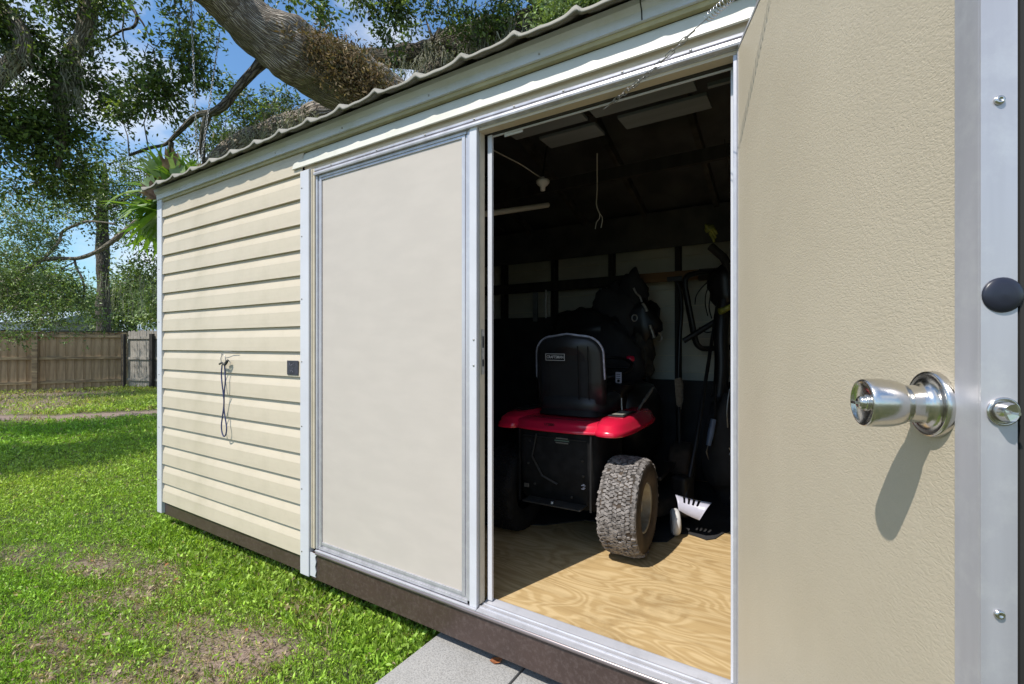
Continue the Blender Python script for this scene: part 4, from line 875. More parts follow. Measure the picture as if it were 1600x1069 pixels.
def foliage(name, blobs, parent, size=.055, per=13, spread=.13, pale=0., thin=1., m=None, seed=1, tone=1.5):
    """blobs: (centre, (rx,ry,rz), number of twigs). Each twig carries its own spray of leaves."""
    rng = np.random.default_rng(seed); Cs, Ds = [], []
    for c, rad, n in blobs:
        n = max(3, int(n*thin)); c = np.array(c); rad = np.array(rad); k = int(n*1.7)+4
        p = unit(rng.normal(size=(k,3)))*(rng.random((k,1))**(.45))
        q = p*rad+c; f = np.sin(q[:,0]*3.1+seed)*np.sin(q[:,1]*2.7+1.3*seed)*np.sin(q[:,2]*3.7)+.5*np.sin(q[:,0]*7+q[:,2]*5)*np.sin(q[:,1]*6)
        keep = np.argsort(-(f+rng.random(k)*1.2))[:n]
        Cs.append(q[keep]); Ds.append(unit(p[keep]*rad+rng.normal(size=(n,3))*.35*rad.mean()+np.array([0,0,-.15*rad.mean()])))
    C = np.concatenate(Cs); Dt = np.concatenate(Ds); n = len(C)
    s = (rng.random((n, per))-.25)*spread*2.2
    base = C[:, None, :]+Dt[:, None, :]*s[:, :, None]+rng.normal(size=(n, per, 3))*spread*.36
    dr = unit((Dt[:, None, :]*.8+rng.normal(size=(n, per, 3))*.8+np.array([0,0,-.12])).reshape(-1, 3))
    nn = unit((rng.normal(size=(n*per, 3))*.75+np.array([0,-.25,.75])))
    ln = size*(.6+.7*rng.random(n*per)); wd = ln*(.38+.16*rng.random(n*per))
    V, Fc = leaf_arrays(base.reshape(-1, 3), dr, nn, ln, wd)
    tw = GREENS[rng.choice(len(GREENS), n, p=GW)]                      # each spray near one tone
    col = np.repeat(tw*(.35+1.2*rng.random((n,1))), per, 0)*.78+GREENS[rng.choice(len(GREENS), n*per, p=GW)]*.22
    col = col*(1-pale)+np.array([.15,.19,.10])*pale; col *= (.6+.8*rng.random((n*per, 1)))*tone
    o = npmesh(name, V, Fc, m or M_leaf, parent, col=np.repeat(col, 4, 0)); o['kind'] = 'stuff'; return o, C
def bl(px, py, rx, ry, t, n, dz=None):
    c = P(px, py, t); k = t/F; return ((c.x,c.y,c.z), (rx*k, (dz or (rx+ry)/2*k), ry*k), n)
def limb(name, pts, m, parent, n=14, rough=.10, sub=7, seed=0, q=None):
    """pts: (px, py, t, radius): bent tube with an uneven surface"""
    P4 = [(*P(a,b,c), r_) for a,b,c,r_ in pts] if q is None else q
    sm = smooth([Vector(p[:3]) for p in P4], sub); rr = []
    for i in range(len(P4)-1):
        for j in range(sub): rr.append(P4[i][3]*(1-j/sub)+P4[i+1][3]*j/sub)
    rr.append(P4[-1][3]); mb = MB(); up = Vector((0,0,1)); rings = []
    for i, p in enumerate(sm):
        t = (sm[min(i+1,len(sm)-1)]-sm[max(i-1,0)]).normalized(); a = (up-t*up.dot(t)).normalized() if abs(up.dot(t)) < .98 else t.orthogonal().normalized(); b = t.cross(a); up = a
        ring = []
        for k in range(n):
            d = a*math.cos(2*math.pi*k/n)+b*math.sin(2*math.pi*k/n); w = p+d*rr[i]
            f = 1+rough*mnoise.noise(w*2.2+Vector((seed,0,0)))*1.6+rough*.6*mnoise.noise(w*7)
            ring.append(p+d*rr[i]*f)
        rings.append(ring)
    vs = [v for r_ in rings for v in r_]
    mb.add(vs, [(i*n+k, i*n+(k+1)%n, (i+1)*n+(k+1)%n, (i+1)*n+k) for i in range(len(rings)-1) for k in range(n)], True)
    mb.add(rings[-1], [tuple(range(n))]); o = mb.obj(name, m, parent)
    lens = [0]
    for i in range(1, len(sm)): lens.append(lens[-1]+(sm[i]-sm[i-1]).length)
    rmean = sum(rr)/len(rr); me = o.data; uvl = me.uv_layers.new(name='UVMap'); nv = len(rings)*n
    for poly in me.polygons:
        ks = [(li, me.loops[li].vertex_index) for li in poly.loop_indices]; wrap = any((v % n) == n-1 for _, v in ks if v < nv) and any((v % n) == 0 for _, v in ks if v < nv)
        for li, v in ks:
            if v >= nv: continue
            k = v % n; u = (n if (wrap and k == 0) else k)/n*2*math.pi*rmean; uvl.data[li].uv = (u, lens[v//n])
    return o
def twigs(name, centres, anchors, m, parent, r0=.012, take=1.0, seed=3):
    """branchlets: each spray joins the nearest spray already joined on, so twigs fork instead of fanning"""
    rng = random.Random(seed); A_ = np.array([list(a) for a in anchors]); C_ = np.array(centres)
    d0 = np.min(np.linalg.norm(C_[:,None,:]-A_[None,:,:], axis=2), axis=1); order = np.argsort(d0); mb = MB()
    Pn = np.zeros((len(A_)+len(C_), 3)); Pn[:len(A_)] = A_; cnt = len(A_)
    for i in order:
        d = np.linalg.norm(Pn[:cnt]-C_[i], axis=1); j = int(np.argmin(d+.15*(np.arange(cnt) < 0)))
        Pn[cnt] = C_[i]; cnt += 1
        if d[j] > 1.1: continue
        a, c = Vector(Pn[j]), Vector(C_[i]); k = 1.0 if j < len(A_) else .6
        mid = a.lerp(c, .5)+Vector((rng.uniform(-.05,.05), rng.uniform(-.05,.05), rng.uniform(-.02,.07)))*d[j]*2
        mb.tube([a, mid, c], [r0*k, r0*k*.8, r0*k*.5], 4, cap=False)
    o = mb.obj(name, m, parent, fix=False); o['kind'] = 'stuff'; return o
def moss(name, spots, parent, seed=5, m=None):
    """spots: (point, length, strands, width of the tuft)"""
    rng = np.random.default_rng(seed); VV, FF, CC = [], [], []; off = 0
    for c, ln, k, w in spots:
        for _ in range(k):
            p = np.array(c)+rng.normal(size=3)*np.array([w,w,w*.25]); L_ = ln*(.35+.65*rng.random()); seg = 6; wd = .0055+.007*rng.random()
            a = rng.random()*6.28; sx, sy = math.cos(a)*wd, math.sin(a)*wd; q = p.copy(); tint_ = (.75+.5*rng.random())
            for j in range(seg+1):
                f = 1-j/(seg+.3); VV += [(q[0]-sx*f, q[1]-sy*f, q[2]), (q[0]+sx*f, q[1]+sy*f, q[2])]; CC += [np.array([.30,.30,.235])*tint_]*2
                q = q+np.array([rng.normal()*.022, rng.normal()*.022, -L_/seg])
            for j in range(seg): b = off+2*j; FF.append((b, b+1, b+3, b+2))
            off += 2*(seg+1)
    o = npmesh(name, np.array(VV), np.array(FF), m or M_moss, parent, col=np.array(CC)); o['kind'] = 'stuff'; return o

# ---- the great live oak behind the shed
tb_ = P(900, 400, 9.5); oak = empty('live_oak', (tb_.x, tb_.y, 0), label='huge live oak behind the shed with thick bare limb rising over the roof', cat='tree')
oi = oak.location
class Sh:                                                             # parent with location: shift meshes back
    pass
def under(o, root): o.matrix_parent_inverse = Matrix.Translation(-root.location); return o
main_pts = [(900,470,9.5,.85),(880,330,9.2,.75),(800,260,8.4,.66),(700,225,7.4,.55),(620,190,6.6,.48),(555,140,6.0,.42),(478,95,5.6,.35),(408,52,5.3,.30),(372,16,5.15,.275),(345,-14,5.0,.265),(300,-60,4.8,.30),(190,-150,4.6,.26),(60,-230,4.5,.2)]
q = [(*P(a,b,c), r_) for a,b,c,r_ in main_pts]; q[0] = (oi.x, oi.y, -.1, 1.0)
under(limb('trunk', None, M_bark, oak, n=72, rough=.16, sub=22, q=q), oak)
ANCH = []
def olimb(pts, m=M_bark, n=16, rough=.14, root=None, name='limb', seed=0):
    o = limb(name, pts, m, root or oak, n=n, rough=rough, seed=seed); under(o, root or oak)
    ANCH.extend([P(*p[:3]) for p in pts]); return o
olimb([(420,85,5.5,.09),(398,110,5.5,.058),(372,138,5.5,.047),(352,163,5.55,.046),(332,176,5.6,.040),(308,180,5.7,.033),(290,196,5.8,.030),(272,214,5.9,.025),(258,226,6,.022),(232,232,6.1,.022),(202,243,6.2,.014)], M_darkbark)
olimb([(325,180,5.65,.040),(318,205,5.7,.034),(316,235,5.8,.03),(320,262,5.9,.02)], M_darkbark)
olimb([(268,222,5.95,.03),(266,238,6,.03),(262,256,6.1,.02)], M_darkbark)
olimb([(600,150,7.4,.22),(520,175,7.3,.20),(470,190,7.2,.19),(430,205,7.1,.19),(385,222,7.0,.17),(350,248,6.9,.15),(318,276,6.8,.12),(290,300,6.8,.07)], M_bark, rough=.3)
olimb([(1100,60,7.8,.6),(980,30,7.6,.50),(900,38,7.6,.42),(850,52,7.7,.36),(800,62,7.8,.30),(745,66,7.9,.30),(700,78,8.0,.25),(655,89,8.1,.19),(600,92,8.2,.16),(552,86,8.3,.12),(535,78,8.3,.05)], M_darkbark, rough=.3)
olimb([(560,190,7.9,.10),(600,178,7.9,.13),(640,150,7.9,.15),(672,118,7.9,.17),(700,88,7.9,.2)], M_darkbark, rough=.3)
olimb([(690,45,7.8,.05),(680,70,7.9,.09),(672,100,7.9,.11)], M_darkbark); olimb([(662,22,7.8,.008),(668,38,7.8,.018),(676,62,7.8,.03)], M_darkbark)
olimb([(900,40,7.6,.25),(850,-10,7.2,.2),(760,-50,7,.15),(640,-60,6.8,.12),(520,-50,6.6,.1)], M_darkbark)
olimb([(352,-15,5.0,.14),(300,-40,5.3,.10),(240,-25,5.6,.07),(180,-40,5.8,.05)], M_darkbark)
blobs = [bl(290,35,42,45,6.2,75),bl(272,95,42,42,6.2,95),bl(250,140,44,32,6.2,80),bl(312,118,26,30,6.3,42),bl(215,135,30,28,6.3,45),bl(195,178,22,16,6.4,26),bl(230,165,20,14,6.4,16),
    bl(500,22,16,34,6.6,42),bl(504,52,9,16,6.6,12),bl(560,-5,26,12,6.6,22),bl(616,26,26,36,7.0,80),bl(608,62,16,14,7.0,20),bl(600,-2,40,12,6.8,36),bl(700,-5,60,14,7.0,60),
    bl(700,30,10,26,7.0,16),bl(748,22,40,28,7.2,85),bl(728,55,14,16,7.2,14),bl(810,8,40,22,7.3,60),bl(648,52,14,10,7.8,10),
    bl(415,165,60,34,8.6,120),bl(360,150,20,22,8.6,26),bl(450,185,70,40,8.4,150),bl(390,215,50,40,8.6,110),bl(330,235,50,30,8.8,90),bl(520,205,60,35,8.8,100),bl(345,200,40,26,8.7,60),bl(470,240,90,30,9.2,110),
    bl(600,125,40,18,9.4,40),bl(575,155,30,20,9.4,30),bl(800,95,50,20,9.6,36),
    bl(400,-60,120,30,5.8,90),bl(620,-90,160,30,6.6,120),bl(850,-70,140,40,7,130)]
o, cen = foliage('foliage', blobs, oak, .074, 13, .115, seed=11, thin=.8, tone=2.0); under(o, oak)
o2, cen2 = foliage('foliage', [bl(880,40,40,30,6.6,120),bl(935,18,45,26,6.4,120),bl(845,20,24,20,6.9,40),bl(990,-20,70,40,6.2,150),bl(905,70,26,14,6.7,40)], oak, .075, 13, .14, pale=.25, seed=12, tone=2.4); under(o2, oak)
under(twigs('twig', cen, ANCH, M_darkbark, oak, .009, .5), oak)
ms = []
for (px,py,t,ln,k,w) in ((672,70,7.8,.85,70,.05),(668,95,7.8,.5,50,.09),(640,100,7.9,.35,40,.14),(610,100,8,.18,26,.14),(700,92,7.8,.5,90,.16),(735,85,7.7,.55,110,.16),(748,30,7.5,1.1,120,.07),(760,70,7.6,.7,110,.14),(790,40,7.5,.9,150,.10),(800,75,7.5,.6,130,.16),(830,60,7.4,.6,110,.14),(850,80,7.4,.5,80,.15),
    (720,110,7.8,.45,60,.2),(660,120,7.8,.4,50,.12),(400,215,6.9,.35,120,.22),(445,200,7.0,.35,120,.22),(480,190,7.0,.30,90,.2),(350,250,6.8,.28,70,.18),(905,60,7.3,.5,60,.12),(870,85,7.3,.4,60,.14)):
    p = P(px,py,t); ms.append((p, ln, int(k*1.3), w))
under(moss('spanish_moss', ms, oak), oak)
# resurrection fern along the top of the limb
def fernfur(spots, root, seed=9, size=.045, cols=((.24,.165,.085),(.16,.105,.055),(.11,.10,.045),(.30,.22,.13))):
    rng = np.random.default_rng(seed); Cs = []
    for c, r_, k in spots: Cs.append(np.array(c)+rng.normal(size=(k,3))*r_)
    C = np.concatenate(Cs); n = len(C); d = unit(rng.normal(size=(n,3))+np.array([0,-.3,.5])); nn = unit(rng.normal(size=(n,3)))
    ln = size*(.5+rng.random(n)); V, Fc = leaf_arrays(C, d, nn, ln, ln*.4)
    cc = np.array(cols)[rng.integers(0, len(cols), n)]*(.6+.7*rng.random((n,1))); o = npmesh('resurrection_fern', V, Fc, M_brownfern, root, col=np.repeat(cc, 4, 0)); o['kind'] = 'stuff'; return under(o, root)
sp = []
for (px,py,t,r_,k) in ((470,68,5.35,.06,300),(488,76,5.35,.09,700),(508,88,5.4,.11,1000),(525,98,5.45,.12,1200),(545,106,5.5,.13,1300),(560,120,5.55,.13,1200),(575,130,5.6,.13,1100),(590,142,5.8,.12,900),(540,125,5.4,.10,500),(570,145,5.5,.10,450),(450,58,5.2,.05,160),(600,160,5.9,.1,400)):
    sp.append((P(px,py,t), r_, k))
fernfur(sp, oak)
fernfur([(P(a,b,c), .10, 260) for a,b,c in ((690,72,7.7),(730,60,7.6),(770,50,7.4),(650,82,7.9),(620,84,8.0),(580,84,8.1),(425,190,6.9),(460,180,7.0),(390,212,6.85))], oak, 10, .04, ((.09,.10,.05),(.13,.13,.08),(.07,.06,.035)))

# ---- left oak: trunk out of the picture, limbs and sprays reaching in; its crown shades the lawn
lo = empty('live_oak', (-6.6,-4.6,0), label='live oak whose mossy grey limbs hang down into the upper left corner', cat='tree')
ANCH = []
q0 = [(-6.6,-4.6,-.1,.55),(-6.5,-4.4,1.8,.45),(-6.1,-3.9,3.6,.40),(-5.4,-3.0,5.2,.32),(-4.6,-1.8,6.3,.26),(-3.2,-.4,6.6,.2),(-2.2,.6,6.6,.12)]
under(limb('trunk', None, M_bark, lo, n=24, rough=.14, sub=8, q=q0), lo); ANCH += [Vector(p[:3]) for p in q0[3:]]
L2 = dict(root=lo)
olimb([(160,-80,6.3,.16),(148,-40,6.4,.13),(140,0,6.5,.115),(135,40,6.5,.11),(126,66,6.5,.105),(114,84,6.5,.10),(106,108,6.5,.092),(92,142,6.5,.088),(86,165,6.5,.080)], **L2)
olimb([(88,150,6.5,.075),(96,175,6.5,.07),(98,205,6.5,.060),(94,235,6.5,.048),(90,262,6.5,.030)], M_darkbark, **L2)
olimb([(110,105,6.5,.06),(122,130,6.5,.045),(118,160,6.5,.02)], M_darkbark, **L2)
olimb([(-90,190,5.9,.13),(-40,150,5.9,.12),(2,116,6,.115),(28,92,6,.105),(37,68,6,.10),(26,42,6,.095),(8,20,6,.10),(-30,-10,5.9,.12),(-90,-60,5.8,.15)], **L2)
olimb([(190,-30,7,.035),(205,8,7,.028),(214,26,7,.022),(209,42,7,.018),(190,48,7,.016),(176,56,7,.014),(160,64,7,.010)], M_darkbark, n=8, **L2)
olimb([(214,24,7,.016),(224,38,7,.012),(234,58,7,.007)], M_darkbark, n=6, **L2); olimb([(192,48,7,.013),(193,60,7,.010),(200,76,7,.004)], M_darkbark, n=6, **L2); olimb([(192,0,7,.014),(193,30,7,.012),(191,48,7,.010)], M_darkbark, n=6, **L2)
blobs = [bl(12,30,38,50,6,120),bl(45,75,40,40,6.2,90),bl(60,55,22,20,6.2,26),bl(70,110,50,36,6.4,110),bl(20,160,44,40,6.2,110),bl(60,160,44,30,6.4,110),bl(55,215,58,36,6.5,190),bl(20,235,40,40,6.4,100),bl(105,215,30,36,6.6,100),bl(120,172,26,22,6.6,36),
    bl(150,110,26,34,6.7,66),bl(165,140,26,22,6.7,44),bl(178,165,18,12,6.7,20),bl(100,30,26,28,6.5,46),bl(85,5,40,16,6.4,44),bl(165,60,12,24,6.6,24),bl(155,25,22,26,6.5,40),bl(112,130,24,20,6.6,34),bl(175,0,30,14,6.5,26),
    bl(95,262,40,30,6.9,100),bl(140,245,24,22,7.2,36),bl(30,290,50,30,7,90),bl(95,300,40,24,7.4,90),bl(150,300,30,26,7.8,60),bl(-60,120,60,140,5.8,260),bl(100,-60,160,40,5.9,180)]
o, cen = foliage('foliage', blobs, lo, .072, 13, .115, seed=21, thin=.70, tone=1.9); under(o, lo)
under(twigs('twig', cen, ANCH, M_darkbark, lo, .009, .45, 4), lo)
# the part of the crown that stands between the sun and the lawn
shade = []; rs_ = random.Random(4)
def shade_at(px, py, rx, ry, n, hgt=5.6):
    n = int(n*1.7); ry *= .85
    g = G(px, py); c = g-L*(hgt/-L.z)*-1*-1; shade.append(((c.x,c.y,c.z), (rx, ry, .55), n))
for px, py, rx, ry, n in ((-40,716,.8,.30,150),(40,722,.75,.26,140),(110,716,.8,.24,130),(170,704,.7,.24,100),(225,690,.8,.24,100),(-30,666,1.2,.30,110),(60,676,1.0,.22,90),(130,672,1.0,.2,80),(190,668,1.1,.26,110),(235,655,1.1,.26,80),(20,742,.4,.16,24),(215,632,.9,.25,30),(-120,690,1.2,.8,150)):
    shade_at(px, py, rx, ry, n, 5.4+rs_.uniform(-.5,.6))
for px, py, rx, ry, n in ((-60,560,2,1.2,170),(60,560,2,1.4,190),(150,556,2,1.4,190),(178,597,1.0,.8,80),(90,600,1.6,.6,60)):
    g = P(px, py, 15.0); c = g-L*(5.5/-L.z); shade.append(((c.x,c.y,c.z), (rx, ry, .7), n))
o, cen = foliage('foliage', shade, lo, .085, 13, .19, seed=31); under(o, lo)
p_m = [(P(125,60,6.45),.45,40,.05),(P(112,95,6.4),.5,70,.06),(P(105,120,6.4),.5,60,.07),(P(120,140,6.4),.45,40,.04),(P(98,150,6.4),.4,50,.06),(P(30,85,5.9),.25,40,.08),(P(10,110,5.9),.3,40,.1)]
under(moss('spanish_moss', p_m, lo, 6), lo)

# ---- slim dark trunk and leafy small tree nearer the fence
st = P(162, 560, 17.2); slim = empty('slim_tree', (st.x,st.y,0), label='slim straight dark trunk standing behind the fence near its corner', cat='tree'); ANCH = []
olimb([(163,620,17.2,.25),(162,510,17.2,.22),(161,440,17.2,.20),(160,380,17.2,.19),(160,330,17.2,.17),(163,290,17.2,.10),(164,255,17.2,.04)], M_darkbark, root=slim, name='trunk')
olimb([(160,330,17.2,.08),(185,318,17,.06),(215,300,16.8,.04)], M_darkbark, root=slim, n=8); olimb([(161,360,17.2,.08),(140,330,17,.05),(110,310,16.8,.03)], M_darkbark, root=slim, n=8)
o, cen = foliage('foliage', [bl(165,255,60,50,17,130),bl(120,290,40,40,16.5,80),bl(215,285,46,46,17,110),bl(195,340,46,40,17,120),bl(228,360,30,50,16.6,90),bl(180,300,50,40,17,110),bl(150,350,20,30,17,30),bl(240,420,26,36,17,60),bl(205,430,30,30,17,60)], slim, .12, 13, .30, seed=41, tone=1.8, thin=.8); under(o, slim)
under(moss('spanish_moss', [(P(a,b,17),1.2,26,.35) for a,b in ((180,430),(195,450),(215,430),(232,440),(205,470))], slim, 7), slim)
st = P(60, 560, 12.4); bush = empty('leafy_tree', (st.x,st.y,0), label='pale green small leafy tree hanging over the wooden fence at left', cat='tree'); ANCH = []
olimb([(-30,610,12.4,.12),(-20,520,12.4,.11),(0,470,12.4,.09),(20,440,12.4,.07),(60,410,12.4,.05),(85,404,12.4,.05),(120,404,12.4,.05),(145,396,12.4,.055),(165,385,12.4,.06),(185,370,12.4,.065),(215,345,12.4,.07)], M_bark, root=bush, name='trunk', n=10)
olimb([(62,410,12.4,.035),(78,395,12.4,.035),(92,378,12.4,.035),(98,362,12.4,.035),(118,352,12.4,.035),(140,346,12.4,.03),(180,350,12.4,.02)], M_bark, root=bush, n=8)
olimb([(116,404,12.4,.03),(120,420,12.4,.028),(128,434,12.4,.026),(132,455,12.4,.022),(129,470,12.4,.016)], M_darkbark, root=bush, n=8); olimb([(116,410,12.4,.02),(98,420,12.4,.016),(90,436,12.4,.01)], M_darkbark, root=bush, n=6)
olimb([(0,490,12.3,.02),(15,484,12.3,.018),(28,478,12.3,.01)], M_bark, root=bush, n=6)
blobs = [bl(40,345,62,34,12.4,150),bl(90,330,34,26,12.4,60),bl(20,390,50,34,12.2,130),bl(55,440,60,36,12.2,210),bl(95,470,40,30,12.2,120),bl(20,470,44,44,12,160),bl(60,492,60,24,12,130),bl(100,440,26,20,12.3,40),bl(130,480,20,20,12.3,34),bl(20,520,24,12,12,22),bl(28,528,8,14,12,8),bl(118,520,6,14,12.2,6),bl(150,500,18,12,12.6,18),bl(75,375,26,18,12.4,40),bl(-60,430,60,90,12,260)]
o, cen = foliage('foliage', blobs, bush, .085, 13, .18, pale=.15, seed=51, tone=2.3, thin=.85); under(o, bush)
under(twigs('twig', cen, ANCH, M_bark, bush, .010, .35, 6), bush)
# ---- far trees beyond the fence, each a tree of its own
for i, (px, top, t, w, pale, lab) in enumerate(((-120,330,26,120,.3,'far pale green tree beyond the fence, beside the left edge'),(30,390,28,95,.15,'far tree just left of the slim dark trunk, behind the leafy small tree'),(118,440,30,40,.5,'low bright yellow green tree seen left of the slim dark trunk'),(205,430,26,52,.1,'dark green tree right of the slim trunk above the grey fence'),(262,400,24,60,.2,'far bushy tree half hidden by the shed corner'))):
    c = P(px, 540, t); tr = empty('background_tree', (c.x,c.y,0), label=lab, cat='tree', group='trees beyond the fence'); ANCH = []
    olimb([(px,590,t,.25),(px+2,520,t,.2),(px-3,(top+520)/2,t,.12),(px,top+20,t,.06)], M_darkbark, root=tr, name='trunk', n=8)
    bs = [bl(px+random.uniform(-.6,.6)*w, random.uniform(top+18,505), w*.42, 24, t+random.uniform(-1.5,1.5), 60) for _ in range(int(w/6)+3)]
    o, cen = foliage('foliage', bs, tr, .20, 12, .45, pale=pale, seed=61+i, tone=2.4); under(o, tr)
# neighbour's roofs beyond the fence
c = P(165, 515, 27); hs = empty('neighbour_house', (c.x,c.y,0), YAW, label="neighbour's low house with pale blue metal roof just above the fence corner", cat='house')
zr = 1.42+(540-503)/740*27; MB().box((-3.6,0,0),(1.3,6,1.6)).obj('wall', M_neighwall, hs)
MB().add([(-4,-.3,1.9),(1.9,-.3,2.05),(1.9,6.3,2.05),(-4,6.3,1.9),(-3.0,3,zr+.6),(-.2,3,zr+.45)], [(0,1,5,4),(1,2,5),(2,3,4,5),(3,0,4),(0,3,2,1)]).obj('roof', M_neigh, hs)
c = P(15, 515, 24); hs = empty('neighbour_house', (c.x,c.y,0), YAW, label='pale walled house glimpsed through leaves above the fence at far left', cat='house')
MB().box((-2.6,0,0),(2.0,4,2.6)).obj('wall', M_neighwall, hs); MB().add([(-2.9,-.3,2.6),(2.3,-.3,2.6),(2.3,4.3,2.6),(-2.9,4.3,2.6),(-2.9,2,3.3),(2.3,2,3.3)], [(0,1,5,4),(2,3,4,5),(0,4,3),(1,2,5),(0,3,2,1)]).obj('roof', M_neigh, hs)

# ---- fences
def fence_board(x, w, h, z0, m, parent, M4, y0, dog=False):
    t = .018; mb = MB()
    if dog:
        a = [(0,0),(w,0),(w,h-.04),(w*.72,h),(w*.28,h),(0,h-.04)]; n = 6
        mb.add([(p,0,q_) for p,q_ in a]+[(p,t,q_) for p,q_ in a], [tuple(range(n)), tuple(range(2*n-1,n-1,-1))]+[(i,(i+1)%n+0,(i+1)%n+n,i+n) for i in range(n)])
    else: mb.box((0,0,0),(w,t,h))
    o = mb.obj('picket', m, parent); o.matrix_local = Matrix.Translation((x, y0, z0)) @ Matrix.Rotation(R(random.uniform(-.5,.5)),4,'Y'); return o
def frame(A_, B_):
    d = (B_-A_); d.z = 0; l = d.length; d.normalize(); return math.atan2(d.y, d.x), l
FA, FB, FC = G(-330,618), G(196,606.5), G(258,608.5)
FA = Vector((-17.9,-1.9,0)); FB.z = 0
rz, ln = frame(FA, FB)
fn = empty('wooden_fence', FA, rz, label='shaded brown board fence with rails and posts, left of the corner', cat='fence')
x = 0; kf = 0
while x < ln-.05:
    w = random.uniform(.12,.15); kf += 1; fence_board(x, w, 1.80+random.uniform(-.01,.01), .05, M_fence, fn, None, .022*(kf%2)); x += w-random.uniform(.02,.045)
for z in (.28,1.03,1.72): MB().box((0,-.042,z-.045),(ln,-.002,z+.045)).obj('rail', M_fencerail, fn, bevel=.004)
MB().box((-.1,-.05,1.86),(ln+.1,.06,1.895)).obj('cap_board', M_dark, fn)
for x in (.8, 3.0, ln-2.15, ln-.02): MB().box((x-.06,-.135,0),(x+.06,-.043,1.84)).obj('fence_post', M_fencerail, fn, bevel=.005)
FE = FB+(FC-FB).normalized()*6.2; FE.z = 0; rz, ln = frame(FB, FE)
fn = empty('grey_fence', FB, rz, label='weathered grey picket fence running right behind the shed corner', cat='fence')
x = .12
while x < ln:
    w = random.uniform(.085,.10); fence_board(x, w, 1.86+random.uniform(-.03,.04), .05, M_greyfence, fn, None, 0, True); x += w+random.uniform(.002,.012)
for z in (.3,1.0,1.68): MB().box((0,-.042,z-.04),(ln,-.002,z+.04)).obj('rail', M_greyfence, fn)
for x in (.06,1.28,3.3,5.4): MB().box((x-.06,-.135,0),(x+.06,-.043,1.80)).obj('fence_post', M_dark, fn)

# ---- strap-leaved plants and ground cover at the foot of the fence
def strap_plant(loc, n, h, label, seed, m=None, cat='plant'):
    rng = random.Random(seed); r_ = empty('strap_plant', loc, label=label, cat=cat, group='strap leaved plants by the fence')
    for i in range(n):
        a = rng.uniform(0, 6.28); el = rng.uniform(.35,1.2); l = h*rng.uniform(.7,1.2); w = .022; pts = []
        for j in range(6):
            f = j/5; rr = l*f*math.cos(el)*(1+.2*f); z = l*f*math.sin(el)-l*.45*f*f*math.cos(el)
            pts.append(Vector((rr*math.cos(a), rr*math.sin(a), z)))
        s_ = Vector((-math.sin(a), math.cos(a), 0)); vs = []
        for j, p in enumerate(pts): ww = w*(1-.85*(j/5)**2); vs += [p-s_*ww+Vector((0,0,.006)), p, p+s_*ww+Vector((0,0,.006))]
        fs = [(3*j+k, 3*j+k+1, 3*j+k+4, 3*j+k+3) for j in range(5) for k in range(2)]
        MB().add(vs, fs, True).obj('leaf', m or M_palefrond, r_, fix=False)
strap_plant(G(158,606), 26, .75, 'strap leaved dark plant against the fence, close to the corner', 1)
strap_plant(G(178,605), 20, .6, 'smaller strap leaved plant right beside the fence corner post', 2)

# ---- staghorn fern hanging on chains
fc = P(283, 305, 4.9); sf = empty('staghorn_fern', fc, label='large hanging staghorn fern beside the shed roof corner with green antler fronds', cat='fern')
RV = Vector((.845,.534,0)); FV = Vector((-.534,.845,0)); UV_ = Vector((0,0,1))
def frond(origin, d, ln, w, droop, m, name='frond', forks=3, rng=random):
    d = d.normalized(); side = d.cross(UV_); side = side.normalized() if side.length > .1 else RV.copy()
    tw = rng.uniform(-.8,.8); side = (Matrix.Rotation(tw,3,d) @ side).normalized()
    def strip(o_, dd, l, w0, w1, n, dr, sd):
        pts = []; p = o_.copy(); v = dd.copy()
        for j in range(n+1): pts.append(p.copy()); p = p+v*(l/n); v = (v+Vector((0,0,-dr/n))).normalized()
        L3 = []
        for j, q_ in enumerate(pts):
            ww = w0+(w1-w0)*(j/n); nrm = sd.cross(dd).normalized(); L3.append([q_-sd*ww+nrm*ww*.25, q_-nrm*ww*.1, q_+sd*ww+nrm*ww*.25])
        return pts, L3, v
    mb = MB()
    def addstrip(L3):
        b = [v for r_ in L3 for v in r_]; n = len(L3)-1
        mb.add(b, [(3*j+k, 3*j+k+1, 3*j+k+4, 3*j+k+3) for j in range(n) for k in range(2)], True)
    pts, L3, v = strip(origin, d, ln*.55, w*.28, w, 6, droop*.5, side); addstrip(L3)
    for k in range(forks):
        f = (k/(forks-1)-.5)*2 if forks > 1 else 0
        dd = (v+side*f*.55+Vector((0,0,rng.uniform(-.1,.1)))).normalized(); sd = (side-dd*side.dot(dd)).normalized()
        o_ = pts[-1]+side*f*w*.62-v*.012
        p2, L4, v2 = strip(o_, dd, ln*.26, w*.40, w*.34, 3, droop*.4, sd); addstrip(L4)
        for g_ in (-1,1):
            dd2 = (v2+sd*g_*.5).normalized(); sd2 = (sd-dd2*sd.dot(dd2)).normalized(); _, L5, _ = strip(p2[-1]+sd*g_*w*.16-v2*.008, dd2, ln*.20*rng.uniform(.7,1.2), w*.18, .002, 3, droop*.4, sd2); addstrip(L5)
    return mb.obj(name, m, sf, fix=False)
rf = random.Random(12)
for i in range(20):                                                   # upright bright fronds
    a = rf.uniform(-.9,.9); frond(RV*rf.uniform(-.22,.26)+FV*rf.uniform(-.1,.1)+UV_*rf.uniform(-.02,.06), UV_*1.0+RV*a*.8+FV*rf.uniform(-.5,.3), rf.uniform(.26,.46), rf.uniform(.045,.065), .7, M_frond if i%3 else M_palefrond, rng=rf)
